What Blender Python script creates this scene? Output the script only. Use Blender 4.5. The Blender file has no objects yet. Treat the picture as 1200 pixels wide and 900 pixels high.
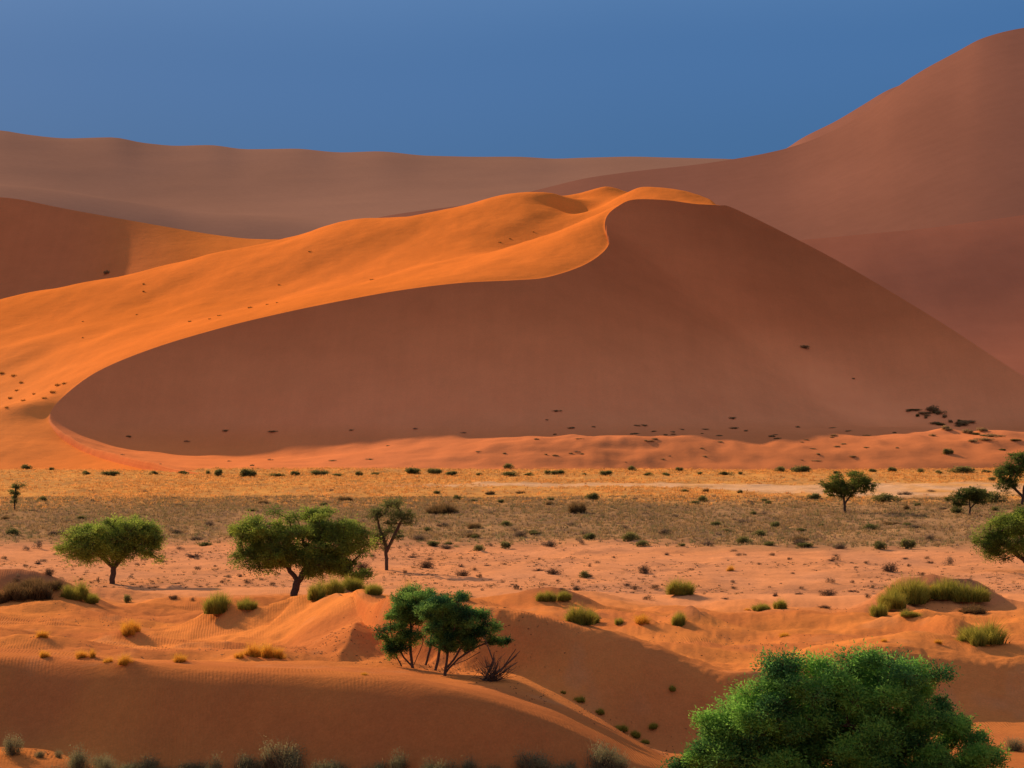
import bpy, math, random
import numpy as np
from mathutils import Vector
random.seed(7); RNG = np.random.default_rng(7)
C = bpy.context.scene.collection
F = 3333.33; CZ = 18.0                      # focal length in photo pixels, eye height in metres
SUN_E, SUN_A = math.radians(22), math.radians(57)   # elevation; azimuth from screen-left towards the far side

# ------------------------------------------------------------------ helpers
def wx(u, Y): return (u - 600.0) / F * Y
def wz(v, Y): return CZ - (v - 450.0) / F * Y
def tag(o, label=None, cat=None, group=None, kind=None):
    if label: o['label'] = label
    if cat: o['category'] = cat
    if group: o['group'] = group
    if kind: o['kind'] = kind
    return o
def mesh_np(name, V, Fc, mat=None, col=None, smooth=False, parent=None, sharp=None):
    V = np.asarray(V, dtype=np.float32).reshape(-1, 3); Fc = np.asarray(Fc, dtype=np.int32)
    me = bpy.data.meshes.new(name)
    n = Fc.shape[1]
    me.vertices.add(len(V)); me.vertices.foreach_set('co', V.ravel())
    me.loops.add(Fc.size); me.loops.foreach_set('vertex_index', Fc.ravel())
    me.polygons.add(len(Fc)); me.polygons.foreach_set('loop_start', np.arange(0, Fc.size, n, dtype=np.int32))
    me.polygons.foreach_set('use_smooth', np.full(len(Fc), smooth, dtype=bool))
    if col is not None:
        a = me.color_attributes.new('Col', 'FLOAT_COLOR', 'POINT')
        c = np.ones((len(V), 4), dtype=np.float32); c[:, :3] = col
        a.data.foreach_set('color', c.ravel())
    me.update(calc_edges=True)
    if mat: me.materials.append(mat)
    if sharp is not None:                    # set of vertex ids whose joining edges stay crisp
        ev = np.empty(len(me.edges) * 2, dtype=np.int32); me.edges.foreach_get('vertices', ev)
        s = np.zeros(len(V), dtype=bool); s[sharp] = True
        ev = ev.reshape(-1, 2); es = s[ev[:, 0]] & s[ev[:, 1]]
        at = me.attributes.new('sharp_edge', 'BOOLEAN', 'EDGE') if 'sharp_edge' not in me.attributes else me.attributes['sharp_edge']
        at.data.foreach_set('value', es)
    o = bpy.data.objects.new(name, me); C.objects.link(o)
    if parent: o.parent = parent
    return o
def empty(name, loc):
    o = bpy.data.objects.new(name, None); C.objects.link(o); o.location = loc; o.empty_display_size = .3
    return o

# smooth value noise on the plane
_lat = np.random.default_rng(3).random((256, 256))
def vnoise(x, y):
    xi = np.floor(x).astype(int); yi = np.floor(y).astype(int); fx = x - xi; fy = y - yi
    fx = fx * fx * (3 - 2 * fx); fy = fy * fy * (3 - 2 * fy)
    a = _lat[xi & 255, yi & 255]; b = _lat[(xi + 1) & 255, yi & 255]
    c = _lat[xi & 255, (yi + 1) & 255]; d = _lat[(xi + 1) & 255, (yi + 1) & 255]
    return a * (1 - fx) * (1 - fy) + b * fx * (1 - fy) + c * (1 - fx) * fy + d * fx * fy
def fbm(x, y, o=4):
    s = 0; a = .5; t = 0
    for i in range(o):
        s = s + a * vnoise(x * 2 ** i + 17.3 * i, y * 2 ** i + 5.1 * i); t += a; a *= .5
    return s / t - .5
def sstep(a, b, x):
    t = np.clip((x - a) / (b - a), 0, 1); return t * t * (3 - 2 * t)
def smax(a, b, k):
    h = np.clip(.5 + .5 * (a - b) / k, 0, 1); return b * (1 - h) + a * h + k * h * (1 - h)
def mixc(c1, c2, f):
    f = np.asarray(f)[..., None]; return np.asarray(c1) * (1 - f) + np.asarray(c2) * f

def pchip_cols(X, Z, q):
    """monotone cubic per column. X,Z: (n,m); q: (p,m) -> (p,m)"""
    n, m = X.shape; h = np.diff(X, axis=0); d = np.diff(Z, axis=0) / h
    D = np.zeros_like(Z)
    if n > 2:
        w1 = 2 * h[1:] + h[:-1]; w2 = h[1:] + 2 * h[:-1]
        ok = d[1:] * d[:-1] > 0
        with np.errstate(divide='ignore', invalid='ignore'):
            D[1:-1] = np.where(ok, (w1 + w2) / (w1 / d[:-1] + w2 / d[1:]), 0)
    D[0] = d[0]; D[-1] = d[-1]
    out = np.zeros_like(q)
    for i in range(n - 1):
        t = (q - X[i]) / h[i]; msk = (t >= (0 if i else -9)) & (t <= (1 if i < n - 2 else 9))
        h00 = 2*t**3 - 3*t**2 + 1; h10 = t**3 - 2*t**2 + t; h01 = -2*t**3 + 3*t**2; h11 = t**3 - t**2
        out = np.where(msk, h00*Z[i] + h10*h[i]*D[i] + h01*Z[i+1] + h11*h[i]*D[i+1], out)
    return out
def pchip1(x, y, q):
    return pchip_cols(np.array(x, float)[:, None], np.array(y, float)[:, None], np.array(q, float)[:, None])[:, 0]
def rows_to_grid(rows, us):
    """each row: list of (u, v or ('z',z), Y) -> arrays Yr, Zr (nrows, len(us))"""
    Ys, Zs = [], []
    for r in rows:
        u = [p[0] for p in r]; Y = [p[2] for p in r]
        z = [p[1][1] if isinstance(p[1], tuple) else wz(p[1], p[2]) for p in r]
        uc = np.clip(us, u[0], u[-1])
        Ys.append(pchip1(u, Y, uc)); Zs.append(pchip1(u, z, uc))
    return np.array(Ys), np.array(Zs)
def grid_faces(nr, nc):
    i = np.arange(nr - 1)[:, None] * nc + np.arange(nc - 1)[None, :]
    i = i.ravel(); return np.stack([i, i + 1, i + nc + 1, i + nc], 1)

# ------------------------------------------------------------------ materials
def new_mat(name):
    m = bpy.data.materials.new(name); m.use_nodes = True; nt = m.node_tree; nt.nodes.clear()
    out = nt.nodes.new('ShaderNodeOutputMaterial'); return m, nt, nt.nodes, nt.links, out
def sand_mat(name, streak=0.0, ripple=0.0, rip_scale=1.4, grain=.6, coarse=.0, spot=.12):
    m, nt, N, L, out = new_mat(name)
    b = N.new('ShaderNodeBsdfPrincipled'); b.inputs['Roughness'].default_value = 1; b.inputs['Specular IOR Level'].default_value = 0
    L.new(b.outputs[0], out.inputs[0])
    g = N.new('ShaderNodeNewGeometry'); at = N.new('ShaderNodeAttribute'); at.attribute_name = 'Col'
    n1 = N.new('ShaderNodeTexNoise'); n1.inputs['Scale'].default_value = .08; n1.inputs['Detail'].default_value = 8; n1.inputs['Roughness'].default_value = .65
    n2 = N.new('ShaderNodeTexNoise'); n2.inputs['Scale'].default_value = 2.2; n2.inputs['Detail'].default_value = 5; n2.inputs['Roughness'].default_value = .75
    for n in (n1, n2): L.new(g.outputs['Position'], n.inputs['Vector'])
    def mrange(src, a, b_):
        r = N.new('ShaderNodeMapRange'); r.inputs['From Min'].default_value = .3; r.inputs['From Max'].default_value = .7
        r.inputs['To Min'].default_value = a; r.inputs['To Max'].default_value = b_; L.new(src, r.inputs['Value']); return r.outputs[0]
    v = N.new('ShaderNodeMath'); v.operation = 'MULTIPLY'
    n3 = N.new('ShaderNodeTexNoise'); n3.inputs['Scale'].default_value = 9; n3.inputs['Detail'].default_value = 3; n3.inputs['Roughness'].default_value = .8
    L.new(g.outputs['Position'], n3.inputs['Vector'])
    L.new(mrange(n1.outputs[0], 1 - spot, 1 + spot), v.inputs[0]); L.new(mrange(n2.outputs[0], 1 - spot * .8, 1 + spot * .8), v.inputs[1])
    vm = N.new('ShaderNodeVectorMath'); vm.operation = 'SCALE'
    L.new(at.outputs['Color'], vm.inputs[0]); v2 = N.new('ShaderNodeMath'); v2.operation = 'MULTIPLY'; L.new(v.outputs[0], v2.inputs[0]); L.new(mrange(n3.outputs[0], 1 - spot, 1 + spot), v2.inputs[1]); 
    vo = v2.outputs[0]
    if streak:
        ms = N.new('ShaderNodeMapping'); ms.inputs['Scale'].default_value = (.32, .025, .03); L.new(g.outputs['Position'], ms.inputs[0])
        ns = N.new('ShaderNodeTexNoise'); ns.inputs['Scale'].default_value = 1; ns.inputs['Detail'].default_value = 6; ns.inputs['Roughness'].default_value = .7; L.new(ms.outputs[0], ns.inputs['Vector'])
        v3 = N.new('ShaderNodeMath'); v3.operation = 'MULTIPLY'; L.new(vo, v3.inputs[0]); L.new(mrange(ns.outputs[0], 1 - streak, 1 + streak), v3.inputs[1]); vo = v3.outputs[0]
    L.new(vo, vm.inputs['Scale']); L.new(vm.outputs[0], b.inputs['Base Color'])
    nb = N.new('ShaderNodeTexNoise'); nb.inputs['Scale'].default_value = 3.5; nb.inputs['Detail'].default_value = 6; nb.inputs['Roughness'].default_value = .7
    L.new(g.outputs['Position'], nb.inputs['Vector'])
    bp = N.new('ShaderNodeBump'); bp.inputs['Strength'].default_value = grain; bp.inputs['Distance'].default_value = .06
    L.new(nb.outputs[0], bp.inputs['Height']); last = bp
    if coarse:
        nc_ = N.new('ShaderNodeTexNoise'); nc_.inputs['Scale'].default_value = .35; nc_.inputs['Detail'].default_value = 5
        L.new(g.outputs['Position'], nc_.inputs['Vector'])
        b2 = N.new('ShaderNodeBump'); b2.inputs['Strength'].default_value = 1; b2.inputs['Distance'].default_value = coarse
        L.new(nc_.outputs[0], b2.inputs['Height']); L.new(last.outputs[0], b2.inputs['Normal']); last = b2
    if ripple:
        mp = N.new('ShaderNodeMapping'); mp.inputs['Rotation'].default_value = (0, 0, math.radians(-14)); mp.inputs['Scale'].default_value = (1, .35, .5)
        L.new(g.outputs['Position'], mp.inputs[0])
        w = N.new('ShaderNodeTexWave'); w.inputs['Scale'].default_value = rip_scale; w.inputs['Distortion'].default_value = 5
        w.inputs['Detail'].default_value = 2; w.inputs['Detail Scale'].default_value = .5
        L.new(mp.outputs[0], w.inputs[0])
        nm = N.new('ShaderNodeTexNoise'); nm.inputs['Scale'].default_value = .11; nm.inputs['Detail'].default_value = 2
        L.new(g.outputs['Position'], nm.inputs['Vector'])
        r = N.new('ShaderNodeMapRange'); r.inputs['From Min'].default_value = .5; r.inputs['From Max'].default_value = .66; L.new(nm.outputs[0], r.inputs[0])
        mu = N.new('ShaderNodeMath'); mu.operation = 'MULTIPLY'; L.new(w.outputs['Fac'], mu.inputs[0]); L.new(r.outputs[0], mu.inputs[1])
        b3 = N.new('ShaderNodeBump'); b3.inputs['Strength'].default_value = 1; b3.inputs['Distance'].default_value = ripple
        L.new(mu.outputs[0], b3.inputs['Height']); L.new(last.outputs[0], b3.inputs['Normal']); last = b3
    L.new(last.outputs[0], b.inputs['Normal'])
    return m
def leaf_mat(name, trans=.35):
    m, nt, N, L, out = new_mat(name)
    at = N.new('ShaderNodeAttribute'); at.attribute_name = 'Col'
    d = N.new('ShaderNodeBsdfDiffuse'); t = N.new('ShaderNodeBsdfTranslucent'); mx = N.new('ShaderNodeMixShader'); mx.inputs[0].default_value = trans
    L.new(at.outputs['Color'], d.inputs[0]); L.new(at.outputs['Color'], t.inputs[0])
    L.new(d.outputs[0], mx.inputs[1]); L.new(t.outputs[0], mx.inputs[2]); L.new(mx.outputs[0], out.inputs[0])
    return m
def bark_mat(name, c):
    m, nt, N, L, out = new_mat(name)
    b = N.new('ShaderNodeBsdfPrincipled'); b.inputs['Roughness'].default_value = .95; b.inputs['Specular IOR Level'].default_value = .1
    L.new(b.outputs[0], out.inputs[0])
    g = N.new('ShaderNodeNewGeometry'); mp = N.new('ShaderNodeMapping'); mp.inputs['Scale'].default_value = (9, 9, 2)
    n = N.new('ShaderNodeTexNoise'); n.inputs['Detail'].default_value = 5; L.new(g.outputs['Position'], mp.inputs[0]); L.new(mp.outputs[0], n.inputs['Vector'])
    r = N.new('ShaderNodeValToRGB'); r.color_ramp.elements[0].color = (c[0]*.5, c[1]*.5, c[2]*.5, 1); r.color_ramp.elements[1].color = (c[0]*1.5, c[1]*1.5, c[2]*1.5, 1)
    r.color_ramp.elements[0].position = .35; r.color_ramp.elements[1].position = .65
    L.new(n.outputs[0], r.inputs[0]); L.new(r.outputs[0], b.inputs['Base Color'])
    bp = N.new('ShaderNodeBump'); bp.inputs['Distance'].default_value = .03; L.new(n.outputs[0], bp.inputs['Height']); L.new(bp.outputs[0], b.inputs['Normal'])
    return m
M_FORE = sand_mat('rippled_sand', ripple=.014, rip_scale=2.0, grain=.7, coarse=.12, spot=.10)
M_DUNE = sand_mat('dune_sand', streak=.03, grain=.6, coarse=.14, spot=.06)
M_PLAIN = sand_mat('plain_sand', grain=.9, coarse=.25, spot=.16)
M_FAR = sand_mat('far_sand', streak=.015, grain=.2, coarse=.0, spot=.04)
M_LEAF = leaf_mat('leaves', .5); M_GRASS = leaf_mat('grass_blades', .45)
M_BARK = bark_mat('bark', (.10, .065, .045)); M_DEAD = bark_mat('dead_wood', (.13, .085, .06))

SAND_O = np.array((.97, .262, .052)); SAND_S = np.array((.82, .335, .145)); SAND_R = np.array((.62, .22, .085))

# ------------------------------------------------------------------ ground plain (one sheet to the horizon)
def plain_h(x, y):
    k = sstep(225, 250, y) * (1 - sstep(560, 640, y))
    h = fbm(x * .22, y * .16, 4) * .62 + fbm(x * .045, y * .03, 2) * .8
    h = h + np.maximum(0, fbm(x * .5 + 40, y * .35, 2) - .12) * .9
    return h * k - .02
def plain_col(x, y):
    n = fbm(x * .03, y * .012, 4); n2 = fbm(x * .25, y * .08, 4)
    c = mixc(SAND_S, (.72, .31, .15), np.clip(.5 + n2 * 2.2, 0, 1))
    g = sstep(308, 330, y + n * 40)                         # the sparse grass zone starts
    c = mixc(c, mixc((.46, .26, .12), (.32, .19, .095), np.clip(.5 + n2 * 3, 0, 1)), g * .92)
    g2 = sstep(395, 460, y + n * 60)
    c = mixc(c, mixc((.80, .37, .10), (.62, .30, .10), np.clip(.5 + n2 * 3, 0, 1)), g2)
    uu = x / y * F + 600
    lo = 497 - 38 * sstep(750, 1000, uu); pan = sstep(lo - 8, lo + 2, y + n2 * 10) * (1 - sstep(508, 516, y + n2 * 8)) * sstep(380, 640, uu + n2 * 200)
    c = mixc(c, (.84, .50, .29), pan * .8 * np.clip(.75 + n2 * 2, 0, 1))
    c = mixc(c, SAND_O * .9, sstep(592, 612, y))
    return c
def ax(dense_lo, dense_hi, step, far, grow=1.18):
    a = list(np.arange(dense_lo, dense_hi, step)); s = step; v = a[-1]
    while v < far: s *= grow; v += s; a.append(v)
    s = step; v = a[0]; pre = []
    while v > -far: s *= grow; v -= s; pre.append(v)
    return np.array(pre[::-1] + a)
xs = ax(-130, 130, .75, 26000); ys = ax(232, 620, .9, 26000)
ys = ys[ys > -3000]
X, Y = np.meshgrid(xs, ys)
Z = plain_h(X, Y)
Z = Z - 1.5 * (1 - sstep(238, 256, Y)) * (1 - sstep(400, 900, np.abs(X)))
ground = mesh_np('ground', np.stack([X, Y, Z], -1), grid_faces(*X.shape), M_PLAIN, plain_col(X, Y).reshape(-1, 3), True)
tag(ground, kind='structure')

# ------------------------------------------------------------------ foreground dunes
rows = [
 [(-700, ('z', 16.3), 1), (1900, ('z', 16.3), 1)],
 [(-700, ('z', 10.3), 40), (1900, ('z', 10.3), 40)],
 [(-700, ('z', 4.2), 80), (1900, ('z', 4.0), 80)],
 [(-700, ('z', 2.9), 97), (0, ('z', 2.7), 99), (200, ('z', 1.6), 99), (800, ('z', 1.5), 100), (1900, ('z', 1.7), 100)],
 [(-700, 870, 121), (0, 872, 121.3), (50, 878, 120.3), (110, ('z', 2.0), 118.3), (200, ('z', 1.5), 117.6), (400, ('z', 1.5), 114.5), (500, ('z', 1.4), 113), (600, ('z', 1.4), 112.6), (770, ('z', 1.5), 113), (900, ('z', 1.7), 114), (1200, 893, 117), (1900, 887, 117)],
 [(-700, 762, 128), (0, 769, 127), (100, 774, 126), (200, 781, 124.3), (300, 788, 122.5), (400, 792, 121), (460, 796, 120), (500, 802, 119), (540, 811, 118.2), (580, 822, 117.6), (620, 835, 117), (660, 850, 116.6), (700, 869, 116.3), (745, 893, 116.5), (800, 901, 119), (1200, 882, 121), (1900, 882, 121)],
 [(-700, 757, 138), (0, 763, 136), (200, 776, 134), (300, 783, 133), (400, 789, 131), (500, 799, 129.5), (580, 808, 128.5), (640, 826, 127), (700, 855, 125), (750, 882, 122), (800, 893, 123), (900, 890, 124), (1200, 876, 125), (1900, 876, 125)],
 [(-700, 746, 152), (0, 751, 150), (100, 757, 150), (200, 763, 149), (300, 768, 148), (400, 773, 147), (480, 781, 140.3), (540, 786, 138.8), (590, 786, 137.6), (640, 807, 134.6), (700, 840, 130.5), (750, 871, 127.5), (790, 890, 126), (850, 886, 127), (1033, ('z', 1.2), 129), (1200, ('z', 1.3), 129), (1900, ('z', 1.3), 129)],
 [(-700, 735, 168), (0, 738, 166), (100, 742, 164), (200, 755, 160), (300, 760, 160), (400, 764, 154), (460, ('z', 3.8), 146), (520, ('z', 3.85), 142), (560, ('z', 3.83), 140.3), (600, ('z', 3.8), 139), (650, ('z', 3.0), 136.6), (700, ('z', 1.95), 135.5), (760, ('z', .95), 135), (800, ('z', .8), 134.8), (900, ('z', .9), 134.5), (1033, ('z', 1.5), 137), (1200, ('z', 1.7), 138), (1900, ('z', 1.7), 138)],
 [(-700, 716, 190), (0, 717, 190), (120, 719, 189), (200, 729, 184), (256, 717, 185), (312, 714, 183), (350, 706, 182), (385, 702, 181), (430, 702, 157), (480, 705, 148.5), (520, 708, 146), (560, 712, 144.3), (600, 719, 143.2), (633, 727, 142.6), (700, 743, 142), (767, 763, 141.3), (820, 783, 140.4), (860, 791, 139.5), (900, 786, 141), (960, 766, 143.5), (1033, 758, 144.5), (1100, 760, 145), (1200, 766, 145), (1500, 772, 144), (1900, 772, 144)],
 [(-700, 708, 203), (0, 709, 202), (120, 711, 201), (200, 719, 197), (312, ('z', 2.2), 196), (385, ('z', 3.0), 193), (480, ('z', 2.7), 185), (560, ('z', 3.2), 175), (633, ('z', 3.1), 165), (700, ('z', 3.0), 160), (767, 760, 154), (800, 768, 151.5), (860, 780, 150), (900, 777, 151), (960, 760, 156), (1033, 753, 159), (1200, 759, 158), (1900, 763, 158)],
 [(-700, 700, 217), (0, 701, 215), (120, 704, 212), (200, 712, 208), (312, ('z', 1.8), 206), (385, ('z', 2.4), 205), (480, 704, 203), (560, 706, 203), (600, 702, 204), (640, 699, 205), (670, 705, 204), (700, 716, 199), (760, 723, 194), (833, 735, 187), (900, 744, 182), (1000, 751, 178), (1200, 755, 177), (1900, 757, 177)],
 [(-700, ('z', 1.3), 225), (0, ('z', 1.3), 224), (560, ('z', 1.3), 218), (700, ('z', 1.2), 210), (760, ('z', 1.0), 205), (833, ('z', .75), 198), (900, ('z', .8), 193), (1000, ('z', .95), 191), (1200, ('z', 1.1), 190), (1900, ('z', 1.1), 190)],
 [(-700, ('z', .9), 234), (0, ('z', .9), 232), (300, ('z', .8), 230), (560, ('z', 1.1), 226), (640, ('z', 1.1), 224), (700, ('z', 1.2), 217), (800, ('z', .9), 214), (870, ('z', .75), 208), (940, ('z', 1.1), 206), (1040, ('z', 1.1), 206), (1110, ('z', .7), 206), (1200, ('z', .8), 208), (1900, ('z', .9), 208)],
 [(-700, ('z', .25), 250), (560, ('z', .25), 244), (900, ('z', .15), 230), (1200, ('z', .15), 232), (1900, ('z', .15), 236)],
 [(-700, ('z', -.9), 268), (1900, ('z', -.9), 266)],
]
us = np.concatenate([np.arange(-700, -60, 8.), np.arange(-60, 1260, 1.8), np.arange(1260, 1900, 8.)])
Yr, Zr = rows_to_grid(rows, us)
ts = []
per = [8, 8, 12, 22, 46, 22, 30, 30, 46, 30, 24, 20, 18, 16, 10]
Yq = np.concatenate([np.linspace(0, 1, p, endpoint=False)[:, None] * (Yr[i+1] - Yr[i]) + Yr[i] for i, p in enumerate(per)] + [Yr[-1:]], 0)
Zq = pchip_cols(Yr, Zr, Yq)
# soften the monotone spline a little along depth and across
for _ in range(3):
    Zq[1:-1] = .25 * Zq[:-2] + .5 * Zq[1:-1] + .25 * Zq[2:]
Xq = (us[None, :] - 600) / F * Yq
def poly_ridge(X, Y, pts, sl, sr):
    """height of a ridge with slopes sl (left bank) and sr (right bank); points run away from -> towards the eye"""
    best = np.full(X.shape, -1e9)
    P = [(wx(u, y), y, wz(v, y)) for u, v, y in pts]
    dmin = np.full(X.shape, 1e9)
    for (x0, y0, z0), (x1, y1, z1) in zip(P[:-1], P[1:]):
        dx, dy = x1 - x0, y1 - y0; L2 = dx*dx + dy*dy
        t = np.clip(((X - x0)*dx + (Y - y0)*dy) / L2, 0, 1)
        px, py = x0 + t*dx, y0 + t*dy; d = np.hypot(X - px, Y - py)
        side = (dx*(Y - y0) - dy*(X - x0))            # >0 : left when walking
        s = np.where(side > 0, sr, sl)                 # walking towards the eye: +side is screen right
        h = z0 + t*(z1 - z0) - s*d
        m = d < dmin; best = np.where(m, h, best); dmin = np.minimum(d, dmin)
    return best
rg = poly_ridge(Xq, Yq, [(372, 701, 180), (395, 702, 170), (415, 710, 162), (424, 720, 157), (418, 736, 151.5), (410, 752, 147.5), (398, 768, 145)], .55, .36)
Zq = smax(rg, Zq, .12)
for P_, a_, b_, k_ in [([(215, 731, 178), (256, 716, 178), (312, 712.5, 175), (350, 703.5, 175), (392, 700, 173)], .36, .25, .12), ([(600, 704, 208), (645, 696.5, 205), (672, 704, 200), (702, 714, 195), (760, 721, 189), (833, 733, 184)], .42, .22, .15),
                       ([(870, 729, 207), (940, 722, 207), (1040, 721, 206), (1085, 726, 204), (1118, 736, 200)], .34, .3, .15),
                       ([(1035, 724, 199), (1060, 719, 198), (1095, 724, 195), (1125, 735, 191)], .45, .4, .12),
                       ([(60, 713, 194), (120, 716, 189), (190, 722, 184), (245, 731, 176)], .4, .2, .15),
                       ([(-40, 735, 172), (30, 738, 169), (110, 737, 170), (180, 743, 165), (215, 750, 160)], .36, .15, .15),
                       ([(1080, 745, 186), (1150, 743, 186), (1230, 748, 183)], .35, .2, .15)]:
    Zq = smax(poly_ridge(Xq, Yq, P_, a_, b_), Zq, k_)
# hummocks (u, v of the top, Y, radius x, radius y, height)
HUM = [(40, 200, 3.9, 3.0, 2.2), (-30, 202, 3.5, 3.0, 1.5), (92, 203, 2.2, 2.0, .8), (402, 188, 3.2, 3.2, 1.1), (438, 186, 2.8, 2.4, .9), (256, 184, 1.6, 1.4, .35),
       (645, 206, 2.6, 2.0, .55), (686, 190, 1.5, 1.3, .6), (808, 186, 1.5, 1.2, .55), (1062, 226, 2.9, 2.2, 2.1), (1125, 224, 3.6, 2.4, 2.1), (1040, 216, 2.2, 1.8, .8),
       (1090, 207, 1.8, 1.2, .5), (1150, 181, 2.3, 1.5, .35), (798, 243, 1.4, 1.2, .3), (305, 146, 1.3, .9, .3), (100, 146.5, .9, .7, .2), (152, 167, 1.2, 1, .3), (345, 205, 3, 3, .3), (152, 146, .9, .7, .2),(30, 116, 1.8, 1.4, .5), (350, 112, 1.7, 1.2, .8), (95, 114, 1.6, 1.1, .7), (620, 110.5, 1.6, 1.1, .8), (700, 110.5, 1.5, 1.1, .8), (220, 112, 2, 1, .7)]
for u, y, rx, ry, h in HUM:
    Zq += h * np.exp(-(((Xq - wx(u, y)) / rx) ** 2 + ((Yq - y) / ry) ** 2))
def on_grid(u, v):
    j = int(np.argmin(abs(us - u))); vp = 450 + (CZ - Zq[:, j]) / np.maximum(Yq[:, j], 1) * F
    k = np.where(vp <= v)[0]; k = k[0] if len(k) else -1
    return Xq[k, j], Yq[k, j]
# small wind-banked humps under the tufts, with a tail on the lee side
for u, v, w_, h in [(150, 743, 30, .32), (49, 747, 20, .18), (52, 770, 18, .15), (100, 771, 30, .2), (147, 778, 24, .22), (210, 776, 26, .2), (312, 771, 50, .3), (280, 771, 20, .15), (257, 718, 40, .4), (681, 731, 40, .5), (715, 733, 50, .35), (752, 731, 26, .25), (798, 696, 40, .3), (800, 735, 34, .6), (892, 715, 24, .2), (920, 746, 20, .2), (1150, 754, 70, .3), (60, 730, 30, .25), (500, 667, 24, .4)]:
    cx, cy = on_grid(u, v); sx_ = w_ / F * cy * .55
    ddx = (Xq - cx); ddy = (Yq - cy); a1 = ddx * .75 - ddy * .66; a2 = ddx * .66 + ddy * .75
    Zq += h * np.exp(-np.where(a1 > 0, (a1 / (sx_ * 2.4)) ** 2, (a1 / sx_) ** 2) - (a2 / (sx_ * .9)) ** 2)
edge = (1 - sstep(225, 262, Yq)) * sstep(85, 100, Yq)
flatm = sstep(134, 142, Yq) * edge
Zq += flatm * (fbm(Xq * .35, Yq * .3, 4) * .5 + np.abs(fbm(Xq * .9 + 9, Yq * .8, 3)) * -.26)
Zq += edge * fbm(Xq * .12 + 5, Yq * .10, 3) * .30 + flatm * fbm(Xq * .16 + 11, Yq * .14, 2) * 1.3
def fore_col(x, y, z):
    n = fbm(x * .15, y * .12, 4); n2 = fbm(x * .6 + 3, y * .4, 3)
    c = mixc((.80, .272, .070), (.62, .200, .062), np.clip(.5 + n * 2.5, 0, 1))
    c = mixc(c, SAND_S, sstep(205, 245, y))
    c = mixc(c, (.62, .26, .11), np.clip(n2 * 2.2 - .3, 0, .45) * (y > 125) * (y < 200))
    c = c * (.80 + .20 * sstep(124, 134, y + n * 6))[..., None]  # nearest slope darkened: extra shade put into the sand colour
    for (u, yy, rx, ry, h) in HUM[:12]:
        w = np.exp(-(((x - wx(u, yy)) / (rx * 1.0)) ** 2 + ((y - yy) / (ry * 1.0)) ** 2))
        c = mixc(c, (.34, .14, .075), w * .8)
    return c
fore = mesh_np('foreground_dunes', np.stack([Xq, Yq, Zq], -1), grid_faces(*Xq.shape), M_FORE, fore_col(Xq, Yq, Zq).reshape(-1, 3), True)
tag(fore, kind='structure')

# ------------------------------------------------------------------ the great dune
brink = np.array([(330, 580, 520), (240, 563, 560), (165, 549, 594), (110, 534, 622), (78, 518, 640), (62, 502, 652), (58, 487, 664), (74, 465, 677), (115, 435, 692), (180, 408, 707), (260, 384, 721), (330, 367, 731),
 (400, 352.5, 740), (470, 340, 748), (540, 331.5, 755), (600, 328.5, 762), (640, 325, 770), (680, 312.5, 784), (704, 298, 798), (714, 284, 812), (709, 268, 826), (711, 254, 838), (722, 243, 847), (742, 234, 852), (780, 234.5, 855),
 (815, 239, 858), (842, 240.5, 862), (862, 245, 864), (935, 281, 852), (1000, 316, 838), (1100, 376, 812), (1200, 441, 786), (1300, 500, 758), (1400, 552, 726), (1500, 585, 690)], float)
brink[:, 2] *= 1 - .07 * np.clip((brink[:, 0] - 150) / 500, 0, 1) * (np.arange(len(brink)) > 7)
bz = wz(brink[:, 1], brink[:, 2]); bz[0] = -1.6; bz[1] = -.9; bz[-1] = min(bz[-1], -1.5); bz[-2] = min(bz[-2], -.6)
B = np.stack([wx(brink[:, 0], brink[:, 2]), brink[:, 2], bz], 1)
def catmull(P, n):
    P = np.vstack([2*P[0] - P[1], P, 2*P[-1] - P[-2]]); out = []
    for i in range(1, len(P) - 2):
        p0, p1, p2, p3 = P[i-1], P[i], P[i+1], P[i+2]
        t = np.linspace(0, 1, n, endpoint=False)[:, None]
        out.append(.5*((2*p1) + (-p0 + p2)*t + (2*p0 - 5*p1 + 4*p2 - p3)*t**2 + (-p0 + 3*p1 - 3*p2 + p3)*t**3))
    out.append(P[-2][None]); return np.vstack(out)
Bs = catmull(B, 16)
def rbf_fit(P, smooth=1e-6, scale=100.):
    P = np.asarray(P, float); xy = P[:, :2] / scale; d = np.linalg.norm(xy[:, None] - xy[None], axis=-1)
    K = np.where(d > 0, d**2 * np.log(d + 1e-12), 0) + np.eye(len(P)) * smooth
    A = np.hstack([np.ones((len(P), 1)), xy]); n = len(P)
    Mx = np.zeros((n+3, n+3)); Mx[:n, :n] = K; Mx[:n, n:] = A; Mx[n:, :n] = A.T
    sol = np.linalg.solve(Mx, np.concatenate([P[:, 2], np.zeros(3)]))
    def f(x, y):
        sh = x.shape; q = np.stack([x.ravel(), y.ravel()], 1) / scale; out = np.empty(len(q))
        for a in range(0, len(q), 20000):
            dd = np.linalg.norm(q[a:a+20000, None] - xy[None], axis=-1)
            out[a:a+20000] = np.where(dd > 0, dd**2*np.log(dd + 1e-12), 0) @ sol[:n] + sol[n] + q[a:a+20000] @ sol[n+1:]
        return out.reshape(sh)
    return f
def pts(l): return [(wx(u, y), y, (v[1] if isinstance(v, tuple) else wz(v, y))) for u, v, y in l]
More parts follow.
